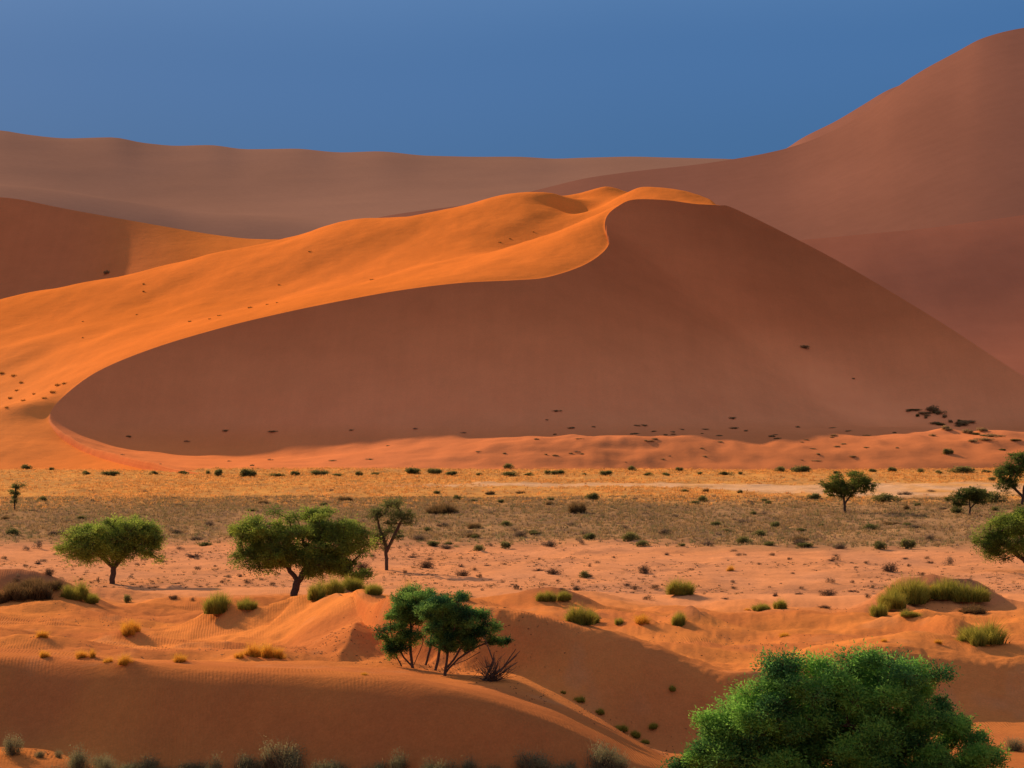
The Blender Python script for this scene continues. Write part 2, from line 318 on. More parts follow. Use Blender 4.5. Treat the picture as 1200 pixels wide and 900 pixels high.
Wp = pts([(-900, ('z', -1.5), 560), (-300, ('z', -1.5), 590), (0, ('z', -1.2), 598), (90, ('z', -1.2), 590), (-900, 500, 700), (-300, 500, 672), (0, 487, 664), (-60, 492, 666), (30, 475, 668), (0, 520, 634), (40, 520, 634), (0, 538, 616),
 (-300, 478, 700), (0, 477, 690), (0, 462, 715), (40, 450, 712), (0, 440, 745), (-300, 455, 750), (0, 410, 772), (70, 408, 762), (0, 400, 790), (130, 396, 762), (-300, 420, 790), (250, 372, 765), (400, 338, 775),
 (0, 375, 830), (0, 351, 862), (-300, 400, 850), (-900, 420, 800), (67, 338, 868), (133, 326, 872), (200, 312, 876), (267, 295, 882), (333, 283, 890), (350, 277.5, 892), (400, 260, 900), (440, 258, 905), (483, 257, 905), (533, 244, 905), (587, 229, 905), (613, 226.5, 905), (640, 229, 905), (655, 234, 903),
 (200, 360, 810), (300, 335, 820), (450, 300, 830), (560, 270, 850), (620, 262, 856), (200, 385, 745), (560, 300, 800), (660, 282, 815), (690, 262, 845), (650, 248, 875),
 (648, ('z', 76.5), 888), (664, ('z', 70.5), 880), (680, ('z', 70), 876), (700, ('z', 73), 882), (680, 233, 905), (695, 223.5, 908), (709, 219, 908), (727, 224, 905), (735, 226, 880), (750, 217.5, 875), (770, 218.5, 878), (800, 224, 880), (830, 233, 875),
 (700, ('z', 40), 1000), (400, ('z', 30), 1010), (0, ('z', 20), 980), (-900, ('z', 10), 1000), (850, ('z', 55), 930), (950, ('z', 30), 950), (1100, ('z', 15), 920), (1300, ('z', -4), 900), (1500, ('z', -6), 850), (1500, ('z', -12), 1050), (900, ('z', 5), 1080), (400, ('z', -8), 1120), (-300, ('z', -8), 1120), (-900, ('z', -12), 1120)])
Wp = list(B) [::1] + [tuple(p) for p in Wp]
W = rbf_fit(Wp, 1e-5)
Gp = list(B[:5]) + pts([(330, ('z', .2), 612), (330, ('z', -1.2), 590), (330, ('z', 1.0), 645), (200, ('z', 1.6), 645), (430, ('z', .2), 612), (430, ('z', 2.5), 635), (300, ('z', 3), 690), (200, ('z', 3), 680), (450, ('z', 6), 700), (120, ('z', 4), 655), (430, ('z', -1.2), 592)]
 + [(u_, ('z', z_), y_) for u_ in (600, 800, 1000, 1200, 1400) for z_, y_ in ((-1.4, 592), (-.2, 602), (2.6, 615), (5.0, 628), (6.4, 648), (7.0, 690), (7.0, 750), (6, 820))]
 + [(1900, ('z', -1.5), 600), (1900, ('z', 1), 660), (700, ('z', -1.6), 560), (1200, ('z', -1.6), 560), (1900, ('z', -1.6), 560), (300, ('z', -1.6), 560)])
G = rbf_fit(Gp, 1e-5)
def slip(x, y):
    out = np.full(x.shape, -1e9); s0 = .625
    for p in Bs[::1]:
        d = np.hypot(x - p[0], y - p[1]); d = np.where(d < .1, .1, d)
        out = np.maximum(out, p[2] - s0 * d)
    return out
# slip side grid: brink -> outer curve
nS = len(Bs)
outer = catmull(np.array([(wx(a, b), b) for a, b in np.interp(np.arange(len(B)), [0, 4, 8, 12, 16, 20, 26, 30, 34], [360, 420, 520, 640, 760, 860, 1050, 1250, 1520])[:, None].repeat(1, 1).tolist() and
   [(float(np.interp(i, [0, 4, 8, 12, 16, 20, 26, 30, 34], [340, 300, 380, 480, 640, 800, 1080, 1280, 1560])), float(np.interp(i, [0, 3, 34], [519, 560, 566]))) for i in range(len(B))]], float), 16)
nt_ = 170
t = (np.linspace(0, 1, nt_) ** 1.15)[:, None]
Xs = Bs[None, :, 0] * (1 - t) + outer[None, :, 0] * t; Ys_ = Bs[None, :, 1] * (1 - t) + outer[None, :, 1] * t
S = slip(Xs, Ys_); Gz = G(Xs, Ys_)
Zs = smax(S, Gz, 7.0); 
w0 = np.clip(np.hypot(Xs - Bs[None, :, 0], Ys_ - Bs[None, :, 1]) / 6, 0, 1)
Zs = np.where(w0 < 1, np.minimum(Zs, Bs[None, :, 2] * (1 - w0) + w0 * Zs + 0) * (1) , Zs)
Zs = Zs + w0 * (fbm(Xs * .03, Ys_ * .03, 3) * 1.6)
low = (1 - sstep(6, 26, Zs)) * (.35 + .65 * sstep(-40, 20, Xs))
Zs = Zs + w0 * low * (fbm(Xs * .22, Ys_ * .16, 4) * 1.5 + fbm(Xs * .06, Ys_ * .09, 2) * 2.2)
Zs[0] = Bs[:, 2]
for _ in range(6):
    Zs[2:-1, 1:-1] = .5*Zs[2:-1, 1:-1] + .125*(Zs[1:-2, 1:-1] + Zs[3:, 1:-1] + Zs[2:-1, :-2] + Zs[2:-1, 2:])
# windward grid: brink -> back curve
back = []
kk = [0, 4, 6, 9, 13, 17, 21, 26, 28, 31, 34]
bx_ = [-420, -420, -420, -300, -60, 160, 420, 760, 950, 1200, 1560]; by_ = [556, 600, 760, 1010, 1040, 1040, 1040, 1030, 1010, 960, 760]
for i in range(len(B)):
    uu = float(np.interp(i, kk, bx_)); yy = float(np.interp(i, kk, by_)); back.append((wx(uu, yy), yy))
back = catmull(np.array(back), 16)
nw = 200
t = (np.linspace(0, 1, nw) ** 1.3)[:, None]
Xw = Bs[None, :, 0] * (1 - t) + back[None, :, 0] * t; Yw = Bs[None, :, 1] * (1 - t) + back[None, :, 1] * t
Zw = W(Xw, Yw)
dw = np.hypot(Xw - Bs[None, :, 0], Yw - Bs[None, :, 1])
Zw = Bs[None, :, 2] * np.exp(-dw / 1.5) + Zw * (1 - np.exp(-dw / 1.5))
Zw = Zw + np.clip(dw / 10, 0, 1) * (fbm((Xw - Yw * .55) * .028, (Xw + Yw) * .006, 3) * 3.8 * sstep(0, 60, dw) + fbm(Xw * .05, Yw * .03, 3) * 1.0 + fbm(Xw * .25, Yw * .12, 3) * .3)
cf = sstep(60, 70, Xw) * sstep(19, 21, np.arange(Xw.shape[1]) / 16.)[None]
Zw = Zw * (1 - cf) + np.minimum(Zw, Bs[None, :, 2] - .12 * dw) * cf
Zw[0] = Bs[:, 2]
def dune_mesh(name, X, Y, Z, colr, mat, flip=False, sharp=None):
    f = grid_faces(*X.shape)
    if flip: f = f[:, ::-1]
    return mesh_np(name, np.stack([X, Y, Z], -1), f, mat, colr.reshape(-1, 3), True, sharp=sharp)
Xa = np.vstack([Xw[::-1], Xs[1:]]); Ya = np.vstack([Yw[::-1], Ys_[1:]]); Za = np.vstack([Zw[::-1], Zs[1:]])
def dune_col(x, y, z):
    n = fbm(x * .02, y * .015, 4)
    c = mixc(SAND_O, (.90, .245, .045), np.clip(.5 + n * 2, 0, 1))
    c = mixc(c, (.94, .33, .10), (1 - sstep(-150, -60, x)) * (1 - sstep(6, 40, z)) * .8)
    return c
Ca = dune_col(Xa, Ya, Za)
isS = np.zeros(Xa.shape); isS[nw - 1:] = 1
rt = sstep(845, 870, Xa / Ya * F + 600) * (1 - isS); Ca = mixc(Ca, (.42, .15, .07), rt)  # shade tone painted on the back slope right of the summit
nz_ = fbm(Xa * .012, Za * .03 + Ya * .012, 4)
Ca = mixc(Ca, mixc((.86, .275, .108), (.58, .165, .064), sstep(2, 56, Za + nz_ * 30 - sstep(40, 200, Xa) * 22)), isS * .95)  # slip face: shade and bounce from below painted as a height gradient
lowS = isS * (1 - sstep(1, 12, Za)); Ca = mixc(Ca, (.68, .222, .082), lowS * sstep(-60, 40, Xa))  # apron toned down in colour to imitate a softer shadow edge
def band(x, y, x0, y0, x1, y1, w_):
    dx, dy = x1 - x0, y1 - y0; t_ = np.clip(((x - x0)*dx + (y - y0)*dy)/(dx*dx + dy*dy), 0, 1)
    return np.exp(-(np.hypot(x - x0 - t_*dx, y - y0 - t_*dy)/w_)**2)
bn = band(Xa, Ya, 30, 780, 108, 690, 13); Ca = mixc(Ca, (.95, .325, .14), isS * (1 - sstep(8, 36, Za)) * sstep(5, 10, Za) * sstep(-110, -20, Xa) * .8); Ca = Ca * (1 + isS * (.20*bn - .12*band(Xa, Ya, 60, 800, 150, 745, 16)))[..., None]  # painted shading: lighter foot, light diagonal streak, dark strip by the right ridge
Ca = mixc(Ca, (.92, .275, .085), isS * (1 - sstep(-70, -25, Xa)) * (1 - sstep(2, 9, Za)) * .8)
nc = Xa.shape[1]
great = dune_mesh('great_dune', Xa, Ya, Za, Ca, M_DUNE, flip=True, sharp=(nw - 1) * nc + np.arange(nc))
tag(great, kind='structure')

# ------------------------------------------------------------------ distant dunes (haze and cloud shade are blended into the farther dunes' base colours)
def far_dune(name, rows, per, u0, u1, du, col, mat=M_FAR, sharp_row=None, rel=(0, .01), smooth_w=0, crest_row=1):
    us = np.arange(u0, u1 + du, du, dtype=float)
    Yr, Zr = rows_to_grid(rows, us)
    Yq = np.concatenate([np.linspace(0, 1, p, endpoint=False)[:, None]*(Yr[i+1]-Yr[i]) + Yr[i] for i, p in enumerate(per)] + [Yr[-1:]], 0)
    if sharp_row:
        k = sum(per[:sharp_row])
        Zq = np.vstack([pchip_cols(Yr[:sharp_row+1], Zr[:sharp_row+1], Yq[:k]), pchip_cols(Yr[sharp_row:], Zr[sharp_row:], Yq[k:])])
    else: Zq = pchip_cols(Yr, Zr, Yq)
    if smooth_w:
        kc = sum(per[:crest_row]); Zs_ = Zq.copy(); ker = np.hanning(2*smooth_w + 1); ker /= ker.sum()
        for r_ in range(kc):
            Zs_[r_] = np.convolve(np.pad(Zq[r_], smooth_w, mode='edge'), ker, mode='valid')
        wgt = np.ones(len(Zq)); wgt[:kc] = (np.arange(kc)/kc)**2.2
        Zq = Zq*wgt[:, None] + Zs_*(1 - wgt[:, None])
    Xq = (us[None] - 600)/F*Yq
    Zq = Zq + fbm(Xq*rel[1], Yq*rel[1]*.7, 4)*rel[0]
    n = fbm(Xq*rel[1]*2, Yq*rel[1]*.5, 4)
    cc = mixc(col, np.array(col)*.86, np.clip(.5 + n*2, 0, 1))
    if name == 'left_dune': cc = mixc(cc, (.66, .21, .08), 1 - sstep(60, 260, us[None] + 0*Yq))  # left part: dimmer shade tone put into the sand colour
    o = dune_mesh(name, Xq, Yq, Zq, cc, mat, sharp=None if not sharp_row else sum(per[:sharp_row])*len(us) + np.arange(len(us)))
    return tag(o, kind='structure')
# left, behind the great dune: crest from the left edge down to u=330
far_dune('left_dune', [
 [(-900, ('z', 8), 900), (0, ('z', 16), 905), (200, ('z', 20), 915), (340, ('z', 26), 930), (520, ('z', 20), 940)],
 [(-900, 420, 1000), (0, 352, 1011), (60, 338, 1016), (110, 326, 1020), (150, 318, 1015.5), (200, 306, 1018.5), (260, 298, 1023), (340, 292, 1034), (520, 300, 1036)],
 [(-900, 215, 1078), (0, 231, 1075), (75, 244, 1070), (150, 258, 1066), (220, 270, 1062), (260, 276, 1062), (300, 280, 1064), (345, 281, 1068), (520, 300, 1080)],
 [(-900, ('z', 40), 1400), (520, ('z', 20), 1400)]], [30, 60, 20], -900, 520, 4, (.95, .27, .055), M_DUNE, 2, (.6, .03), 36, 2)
# middle right
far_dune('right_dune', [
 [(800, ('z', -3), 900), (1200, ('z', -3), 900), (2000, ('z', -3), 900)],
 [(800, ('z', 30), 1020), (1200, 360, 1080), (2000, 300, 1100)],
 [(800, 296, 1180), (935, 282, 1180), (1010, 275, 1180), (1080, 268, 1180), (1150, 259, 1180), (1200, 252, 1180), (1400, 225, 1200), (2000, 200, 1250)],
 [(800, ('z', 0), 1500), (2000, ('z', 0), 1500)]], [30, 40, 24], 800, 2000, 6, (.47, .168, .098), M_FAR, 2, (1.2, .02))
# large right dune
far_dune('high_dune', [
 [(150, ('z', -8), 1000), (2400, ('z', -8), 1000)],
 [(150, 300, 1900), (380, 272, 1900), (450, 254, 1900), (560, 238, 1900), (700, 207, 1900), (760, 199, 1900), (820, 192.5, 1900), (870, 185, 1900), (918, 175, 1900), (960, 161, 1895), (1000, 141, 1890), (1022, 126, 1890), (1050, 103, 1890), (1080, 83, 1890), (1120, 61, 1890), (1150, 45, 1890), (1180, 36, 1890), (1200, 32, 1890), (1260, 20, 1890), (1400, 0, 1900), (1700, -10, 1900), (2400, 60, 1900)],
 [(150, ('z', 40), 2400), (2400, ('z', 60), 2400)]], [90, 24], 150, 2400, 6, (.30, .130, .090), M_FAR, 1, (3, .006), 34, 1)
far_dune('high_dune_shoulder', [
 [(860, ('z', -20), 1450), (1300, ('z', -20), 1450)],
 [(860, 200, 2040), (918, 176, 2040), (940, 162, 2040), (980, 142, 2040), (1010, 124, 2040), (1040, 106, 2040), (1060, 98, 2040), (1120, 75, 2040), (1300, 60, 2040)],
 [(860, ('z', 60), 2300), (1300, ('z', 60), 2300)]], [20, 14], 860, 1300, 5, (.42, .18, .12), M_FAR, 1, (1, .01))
far_dune('horizon_dunes', [
 [(-1800, ('z', -20), 2300), (3000, ('z', -20), 2300)],
 [(-1800, 235, 3300), (-200, 225, 3300), (0, 212, 3300), (100, 226, 3300), (200, 246, 3300), (300, 258, 3250), (500, 268, 3200), (900, 262, 3200), (3000, 250, 3200)],
 [(-1800, 240, 3700), (-200, 215, 3700), (0, 218, 3700), (150, 240, 3700), (300, 252, 3650), (500, 255, 3600), (900, 250, 3600), (3000, 240, 3600)],
 [(-1800, 170, 5200), (-300, 140, 5200), (0, 153, 5200), (30, 158, 5200), (80, 163, 5200), (130, 162, 5200), (170, 169, 5200), (210, 172, 5200), (245, 171.5, 5200), (290, 176, 5200), (345, 175.5, 5200), (400, 179, 5200), (440, 178, 5200), (500, 183, 5200), (560, 184, 5200), (605, 183.5, 5200), (660, 186, 5200), (740, 184, 5200), (830, 186, 5200), (900, 188, 5200), (1200, 185, 5200), (3000, 170, 5200)],
 [(-1800, ('z', 100), 8000), (3000, ('z', 100), 8000)]], [30, 24, 50, 16], -1800, 3000, 10, (.38, .20, .14), M_FAR, 3, (14, .0022), 16, 3)

# ------------------------------------------------------------------ vegetation generators
def tubes(paths, sides=5):
    """paths: list of (pts(n,3), radii(n)) -> verts, faces"""
    V, Fc, off = [], [], 0
    for P, R in paths:
        P = np.asarray(P, float); n = len(P)
        T = np.gradient(P, axis=0); T /= np.linalg.norm(T, axis=1)[:, None] + 1e-9
        ref = np.array([.3, .9, .1]); A = np.cross(T, ref); A /= np.linalg.norm(A, axis=1)[:, None] + 1e-9; Bn = np.cross(T, A)
        a = np.arange(sides) * 2 * math.pi / sides
        ring = P[:, None] + np.asarray(R)[:, None, None] * (np.cos(a)[None, :, None]*A[:, None] + np.sin(a)[None, :, None]*Bn[:, None])
        V.append(ring.reshape(-1, 3))
        i = np.arange(n-1)[:, None]*sides + np.arange(sides)[None]; j = np.arange(n-1)[:, None]*sides + (np.arange(sides)[None]+1) % sides
        Fc.append(np.stack([i, j, j+sides, i+sides], -1).reshape(-1, 4) + off); off += n*sides
    return np.vstack(V), np.vstack(Fc)
def leaves(pos, size, asp, rng, dirs=None, flat=.0):
    n = len(pos)
    d = rng.normal(size=(n, 3)) if dirs is None else dirs + rng.normal(size=(n, 3)) * .55
    d /= np.linalg.norm(d, axis=1)[:, None]
    w = np.cross(d, rng.normal(size=(n, 3))); w /= np.linalg.norm(w, axis=1)[:, None] + 1e-9
    s = (size * rng.uniform(.6, 1.4, n))[:, None]
    V = np.stack([pos - d*s*.5, pos + w*s*asp*.5, pos + d*s*.5, pos - w*s*asp*.5], 1).reshape(-1, 3)
    return V, np.arange(4*n).reshape(-1, 4)
def grow(trunks, clumps, rng, r0, rtip, seg, wander=.18):
    """connect every clump to the nearest limb node; pipe-model radii; returns tubes' paths"""
    nodes, parent = [], []
    for ti, T in enumerate(trunks):
        T = np.asarray(T, float); q = 0
        if ti:
            dd = [np.linalg.norm(nd - T[0]) for nd in nodes]; jn = int(np.argmin(dd)); link = dd[jn] < 1.3*r0
        for k in range(len(T)):
            if k == 0:
                if ti and link: prevn = jn; continue
                nodes.append(T[0].copy()); parent.append(-1); prevn = len(nodes)-1; continue
            for m_ in (1, 2, 3):
                f_ = m_/3; pp_ = T[k-1]*(1-f_) + T[k]*f_ + (rng.normal(size=3)*r0*.16*np.array([1, 1, .3]) if m_ < 3 else 0)
                nodes.append(pp_); parent.append(prevn); prevn = len(nodes)-1
    anchor0 = [i for i in range(len(nodes)) if parent[i] >= 0 and nodes[i][2] > .35 * max(n[2] for n in nodes)]
    cand = set(anchor0)
    tips = []
    top = np.mean([T[-1] for T in trunks], axis=0)
    order = sorted(range(len(clumps)), key=lambda i: np.linalg.norm(clumps[i] - top))
    depth = {i: 0. for i in range(len(nodes))}
    for i in order:
        c = clumps[i]; cl = np.array(sorted(cand)); P = np.array([nodes[j] for j in cl])
        d = np.linalg.norm(P - c, axis=1) + .35*np.array([depth[j] for j in cl]) + 1.2*np.maximum(0, P[:, 2] - c[2])
        j = int(cl[np.argmin(d)]); a = nodes[j]; L = np.linalg.norm(c - a); n = max(2, int(L/seg))
        sag = rng.normal(size=3) * L * wander * .5; sag[2] = abs(sag[2]) * -.2 + L*.05
        prev = j
        for k in range(1, n+1):
            tt = k/n; p = a*(1-tt) + c*tt + sag*math.sin(math.pi*tt) + (rng.normal(size=3)*L*.025 if k < n else 0)
            nodes.append(p); parent.append(prev); prev = len(nodes)-1; depth[prev] = depth[j] + L*tt; cand.add(prev)
        tips.append(prev)
    n = len(nodes); area = np.zeros(n)
    for tpp in tips: area[tpp] += rtip**2.3
    for T in range(n-1, -1, -1):
        if parent[T] >= 0: area[parent[T]] += area[T]
    r = np.maximum(area, (rtip*.8)**2.3)**(1/2.3)
    m = r.max(); r = r * (r0/m)**np.clip((r/m), 0, 1)**.0 if False else rtip + (r - r.min()) * (r0 - rtip)/(m - r.min() + 1e-9)
    child = {}
    for i in range(n): child.setdefault(parent[i], []).append(i)
    paths = []
    stack = [i for i in range(n) if parent[i] < 0]
    starts = [(None, s) for s in stack]
    while starts:
        p, s = starts.pop(); path = [] if p is None else [p]; cur = s
        while True:
            path.append(cur); ch = child.get(cur, [])
            if not ch: break
            ch = sorted(ch, key=lambda q: -r[q])
            for o in ch[1:]: starts.append((cur, o))
            cur = ch[0]
        R = [r[q] for q in path]
        if p is not None: R[0] = min(R[0], r[s]*1.1)
        if len(path) > 1: paths.append(([nodes[q] for q in path], R))
    return paths
def make_tree(name, loc, s, blobs, trunks, r0, nclump, leaf_n, leaf, crad, colA, colB, label, seed, asp=.35, cat='tree', group=None, droop=.0, shell=.35, fluff=1.38, twigs=4, rtip=.5, depthf=.9, mat=M_LEAF):
    """blobs/trunks in photo pixels relative to the foot; s = metres per pixel there"""
    colA = np.array(colA)*1.5; colB = np.array(colB)*1.45
    rng = np.random.default_rng(seed)
    root = empty(name, loc); tag(root, label, cat, group)
    vol = np.array([b[2]*b[3]*b[2] for b in blobs], float)**.72; cl = []; crs = []
    while len(cl) < nclump:
        b = blobs[rng.choice(len(blobs), p=vol/vol.sum())]
        d = rng.normal(size=3); d /= np.linalg.norm(d); rr = max(shell, rng.random()) ** (1/2.2) if rng.random() < .8 else rng.random()
        p = np.array([b[0] + d[0]*b[2]*rr, d[1]*b[2]*depthf*rr, b[1] + d[2]*b[3]*rr])
        if cl and min(np.linalg.norm((q - p)) for q in cl) < crad*.42: 
            if rng.random() < .97: continue
        cl.append(p)
    cl = np.array(cl) * s
    T = []
    for tr in trunks:
        P = np.array([(p[0], p[2] if len(p) > 2 else 0, p[1]) for p in tr], float)*s; T.append(P)
    paths = grow(T, cl, rng, r0*s, rtip*s, 6*s)
    tw = []
    lp, lc, ld = [], [], []
    hmax = cl[:, 2].max(); hmin = cl[:, 2].min()
    nl = int(leaf_n*1.5) // nclump
    for c in cl:
        R = fluff*crad*s*rng.uniform(.7, 1.25); k = max(6, nl//14)
        e = rng.normal(size=(k, 3)); e /= np.linalg.norm(e, axis=1)[:, None]; e[:, 2] = e[:, 2]*.62 + .12 - droop*rng.random(k)
        L = R*rng.uniform(.55, 1.1, k)
        tipp = c + e*L[:, None]
        for q in range(min(twigs, k)): tw.append(([c, c + (tipp[q]-c)*.55 + rng.normal(size=3)*R*.06, tipp[q]], [rtip*s*.7, rtip*s*.5, rtip*s*.25]))
        t = rng.uniform(.35, 1.05, (k, 14)); P = c + e[:, None]*(L[:, None]*t)[..., None] + rng.normal(size=(k, 14, 3))*R*.13
        lp.append(P.reshape(-1, 3)); ld.append(np.repeat(e, 14, 0))
        f = np.clip(rng.normal(.48, .36), 0, 1); ff = np.clip(f + rng.normal(size=k*14)*.16, 0, 1)
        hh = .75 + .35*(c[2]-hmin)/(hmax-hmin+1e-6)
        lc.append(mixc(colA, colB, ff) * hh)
    V, Fc = tubes(paths, 7)
    if tw:
        V2, F2 = tubes(tw, 3); Fc = np.vstack([Fc, F2 + len(V)]); V = np.vstack([V, V2])
    mesh_np('trunk', V, Fc, M_BARK, None, True, root)
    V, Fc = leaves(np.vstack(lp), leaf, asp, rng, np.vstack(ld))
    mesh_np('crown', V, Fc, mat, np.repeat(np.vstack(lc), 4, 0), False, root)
    return root
def blades(n, rx, ry, h, w, colA, colB, seed, dome=.8, spread=.6, segs=3, mat=M_GRASS, base=None):
    """a clump of arching blades rooted over an ellipse rx x ry"""
    rng = np.random.default_rng(seed)
    nt_ = 26; ta = rng.uniform(0, 2*math.pi, nt_); tr = np.sqrt(rng.random(nt_))*rng.uniform(.8, 1.15, nt_); th = rng.uniform(.45, 1.25, nt_)
    k = rng.integers(0, nt_, n); la = rng.uniform(0, 2*math.pi, n); lr = np.abs(rng.normal(size=n))*.13
    px_ = np.cos(ta[k])*tr[k] + np.cos(la)*lr; py_ = np.sin(ta[k])*tr[k] + np.sin(la)*lr
    bx = px_*rx*.72; by = py_*ry*.72; r = np.minimum(np.hypot(px_, py_), 1.15)
    out = np.stack([px_, py_], 1)*spread*.6 + np.stack([np.cos(la), np.sin(la)], 1)*lr[:, None]*3.2*spread + rng.normal(size=(n, 2))*.30
    hh = h*(1 - dome*.55*r**2)*rng.uniform(.5, 1.1, n)*th[k]
    side = rng.normal(size=(n, 2)); side /= np.linalg.norm(side, axis=1)[:, None]
    V = []
    for k in range(segs+1):
        t = k/segs; z = hh*(t - .18*t*t*np.linalg.norm(out, axis=1))
        x = bx + out[:, 0]*hh*t**1.6; y = by + out[:, 1]*hh*t**1.6; ww = w*(1 - t*.85)
        V.append(np.stack([x - side[:, 0]*ww, y - side[:, 1]*ww, z], 1)); V.append(np.stack([x + side[:, 0]*ww, y + side[:, 1]*ww, z], 1))
    V = np.stack(V, 1); m = 2*(segs+1); Fc = []
    for k in range(segs):
        Fc.append(np.stack([np.arange(n)*m + 2*k, np.arange(n)*m + 2*k+1, np.arange(n)*m + 2*k+3, np.arange(n)*m + 2*k+2], 1))
    f = np.clip(rng.random(n), 0, 1); cc = mixc(colA, colB, f)
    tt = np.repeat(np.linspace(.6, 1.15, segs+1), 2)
    return V.reshape(-1, 3), np.vstack(Fc), (cc[:, None]*tt[None, :, None]).reshape(-1, 3)
def bush(nst, n, rx, ry, h, leaf, colA, colB, seed, asp=.5, lumps=7):
    """rounded leafy bush made of uneven lobes, with stems"""
    rng = np.random.default_rng(seed)
    a = rng.uniform(0, 2*math.pi, lumps); r = rng.uniform(0, .62, lumps)
    C3 = np.stack([np.cos(a)*r*rx, np.sin(a)*r*ry, h*rng.uniform(.25, .62, lumps)*(1-.45*r)], 1)
    lr = rng.uniform(.28, .5, lumps)
    i = rng.integers(0, lumps, n); d = rng.normal(size=(n, 3)); d /= np.linalg.norm(d, axis=1)[:, None]
    rr = rng.random(n)**.4
    P = C3[i] + d*np.array([rx, ry, h*.9])*(lr[i]*rr*np.random.default_rng(seed+1).uniform(.6, 1.25, lumps)[i])[:, None]; P[:, 2] = np.abs(P[:, 2])
    P += rng.normal(size=(n, 3))*.09*h
    cf = np.clip(rng.random(lumps)[i]*.7 + rng.random(n)*.4, 0, 1)
    V, Fc = leaves(P, leaf, asp, rng, d)
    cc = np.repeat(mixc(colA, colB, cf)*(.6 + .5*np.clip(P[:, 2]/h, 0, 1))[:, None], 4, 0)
    st = []
    for k in range(nst):
        e = C3[k % lumps] + rng.normal(size=3)*.15*h; e[2] = abs(e[2])*rng.uniform(.7, 1.5)
        b0 = np.array([rng.normal()*.06*rx, rng.normal()*.06*ry, -.05*h]); st.append(([b0, (b0+e)/2 + rng.normal(size=3)*.05*h, e], [.022*h, .015*h, .006*h]))
    return (V, Fc, cc), tubes(st, 4)
def twiggy(n, rx, h, seed, r=.02, low=.3):
    rng = np.random.default_rng(seed); st = []
    for k in range(n):
        a = rng.uniform(0, 2*math.pi); q = rng.uniform(.2, 1)
        e = np.array([math.cos(a)*rx*q, math.sin(a)*rx*q, h*rng.uniform(low, 1)*(1.1-q*.6)])
        m = e*.5 + rng.normal(size=3)*.12*rx; m[2] = abs(m[2])
        st.append(([np.array([rng.normal()*.1*rx, rng.normal()*.1*rx, -.05]), m, e], [r, r*.7, r*.3]))
        for _ in range(2):
            e2 = m + (e-m)*rng.uniform(.3, .9) + rng.normal(size=3)*rx*.22; e2[2] = abs(e2[2]); st.append(([m, (m+e2)/2 + rng.normal(size=3)*.04*rx, e2], [r*.5, r*.4, r*.2]))
    return tubes(st, 4)
bpy.context.view_layer.update()
DG = bpy.context.evaluated_depsgraph_get()
def hit(u, v):
    d = Vector(((u-600)/F, 1, -(v-450)/F)).normalized()
    ok, loc, nor, idx, ob, mt = bpy.context.scene.ray_cast(DG, Vector((0, 0, CZ)), d)
    return Vector(loc) if ok else None
def drop(x, y):
    ok, loc, *_ = bpy.context.scene.ray_cast(DG, Vector((x, y, 400)), Vector((0, 0, -1)))
    return Vector(loc)

# ------------------------------------------------------------------ trees
GA, GB = (.10, .14, .035), (.29, .37, .06)
def tree_at(u, v, **k):
    p = hit(u, v); s = p.y/F; p.z -= .08
    return make_tree(loc=p, s=s, **k)
tree_at(131, 684, name='acacia_tree', blobs=[(-40, 50, 30, 16), (-15, 62, 32, 16), (20, 62, 34, 17), (45, 50, 20, 18), (0, 45, 40, 18), (50, 32, 9, 8), (-35, 33, 22, 10), (-45, 40, 16, 10), (30, 42, 26, 10), (-2, 42, 30, 9), (-25, 56, 30, 14), (30, 58, 30, 14)],
  trunks=[[(0, -1), (1, 10), (2, 20), (0, 29)], [(2, 20), (12, 32), (22, 42)], [(2, 20), (-14, 34), (-26, 42)]], r0=3.4, nclump=165, leaf_n=46000, leaf=.17, crad=9.5, colA=GA, colB=GB, droop=.25,
  label='wide umbrella-crowned acacia on one short straight trunk, alone on the bare sand at left', seed=11)
tree_at(344, 698, name='acacia_tree', blobs=[(-50, 68, 24, 20), (-25, 85, 32, 18), (20, 88, 36, 17), (55, 80, 28, 16), (75, 62, 20, 20), (0, 62, 40, 24), (40, 55, 36, 24), (-42, 42, 30, 14), (78, 24, 18, 12), (30, 38, 28, 15), (-28, 48, 34, 16), (52, 40, 26, 13), (10, 50, 38, 15)],
  trunks=[[(0, -1), (3, 14), (10, 26), (14, 36)], [(10, 26), (24, 42), (34, 60)], [(6, 20), (-6, 34), (-20, 48)], [(14, 36), (16, 54), (10, 70)], [(14, 30), (40, 34), (64, 30)]], r0=4.6, nclump=210, leaf_n=62000, leaf=.17, crad=10, colA=GA, colB=(.23, .30, .048), droop=.3,
  label='large spreading acacia with dark leaning trunk, beside the grassy crest left of centre', seed=12)
tree_at(453, 668, name='slender_tree', blobs=[(8, 72, 20, 12), (-12, 66, 10, 7), (24, 62, 8, 12), (2, 45, 18, 16), (-4, 30, 12, 10)],
  trunks=[[(0, -1), (0, 14), (-1, 30), (3, 44)], [(0, 22), (10, 44), (18, 60)], [(-1, 32), (-8, 48), (-11, 62)]], r0=2.1, rtip=.3, nclump=42, leaf_n=6500, leaf=.17, crad=8, colA=(.07, .085, .03), colB=(.14, .16, .05),
  label='thin open-crowned young tree on the sand, just right of the large spreading acacia', seed=13)
tree_at(990, 601, name='acacia_tree', blobs=[(-14, 30, 12, 12), (5, 38, 20, 13), (20, 32, 15, 11), (0, 26, 18, 9)], trunks=[[(0, -1), (0, 8), (-1, 17), (0, 24)], [(0, 12), (8, 22), (14, 28)]], r0=1.6, rtip=.35, nclump=62, leaf_n=9500, leaf=.24, crad=6.5, colA=(.06, .085, .02), colB=(.15, .17, .035),
  label='round-crowned acacia standing alone far out on the grass plain before the pale strip', seed=14)
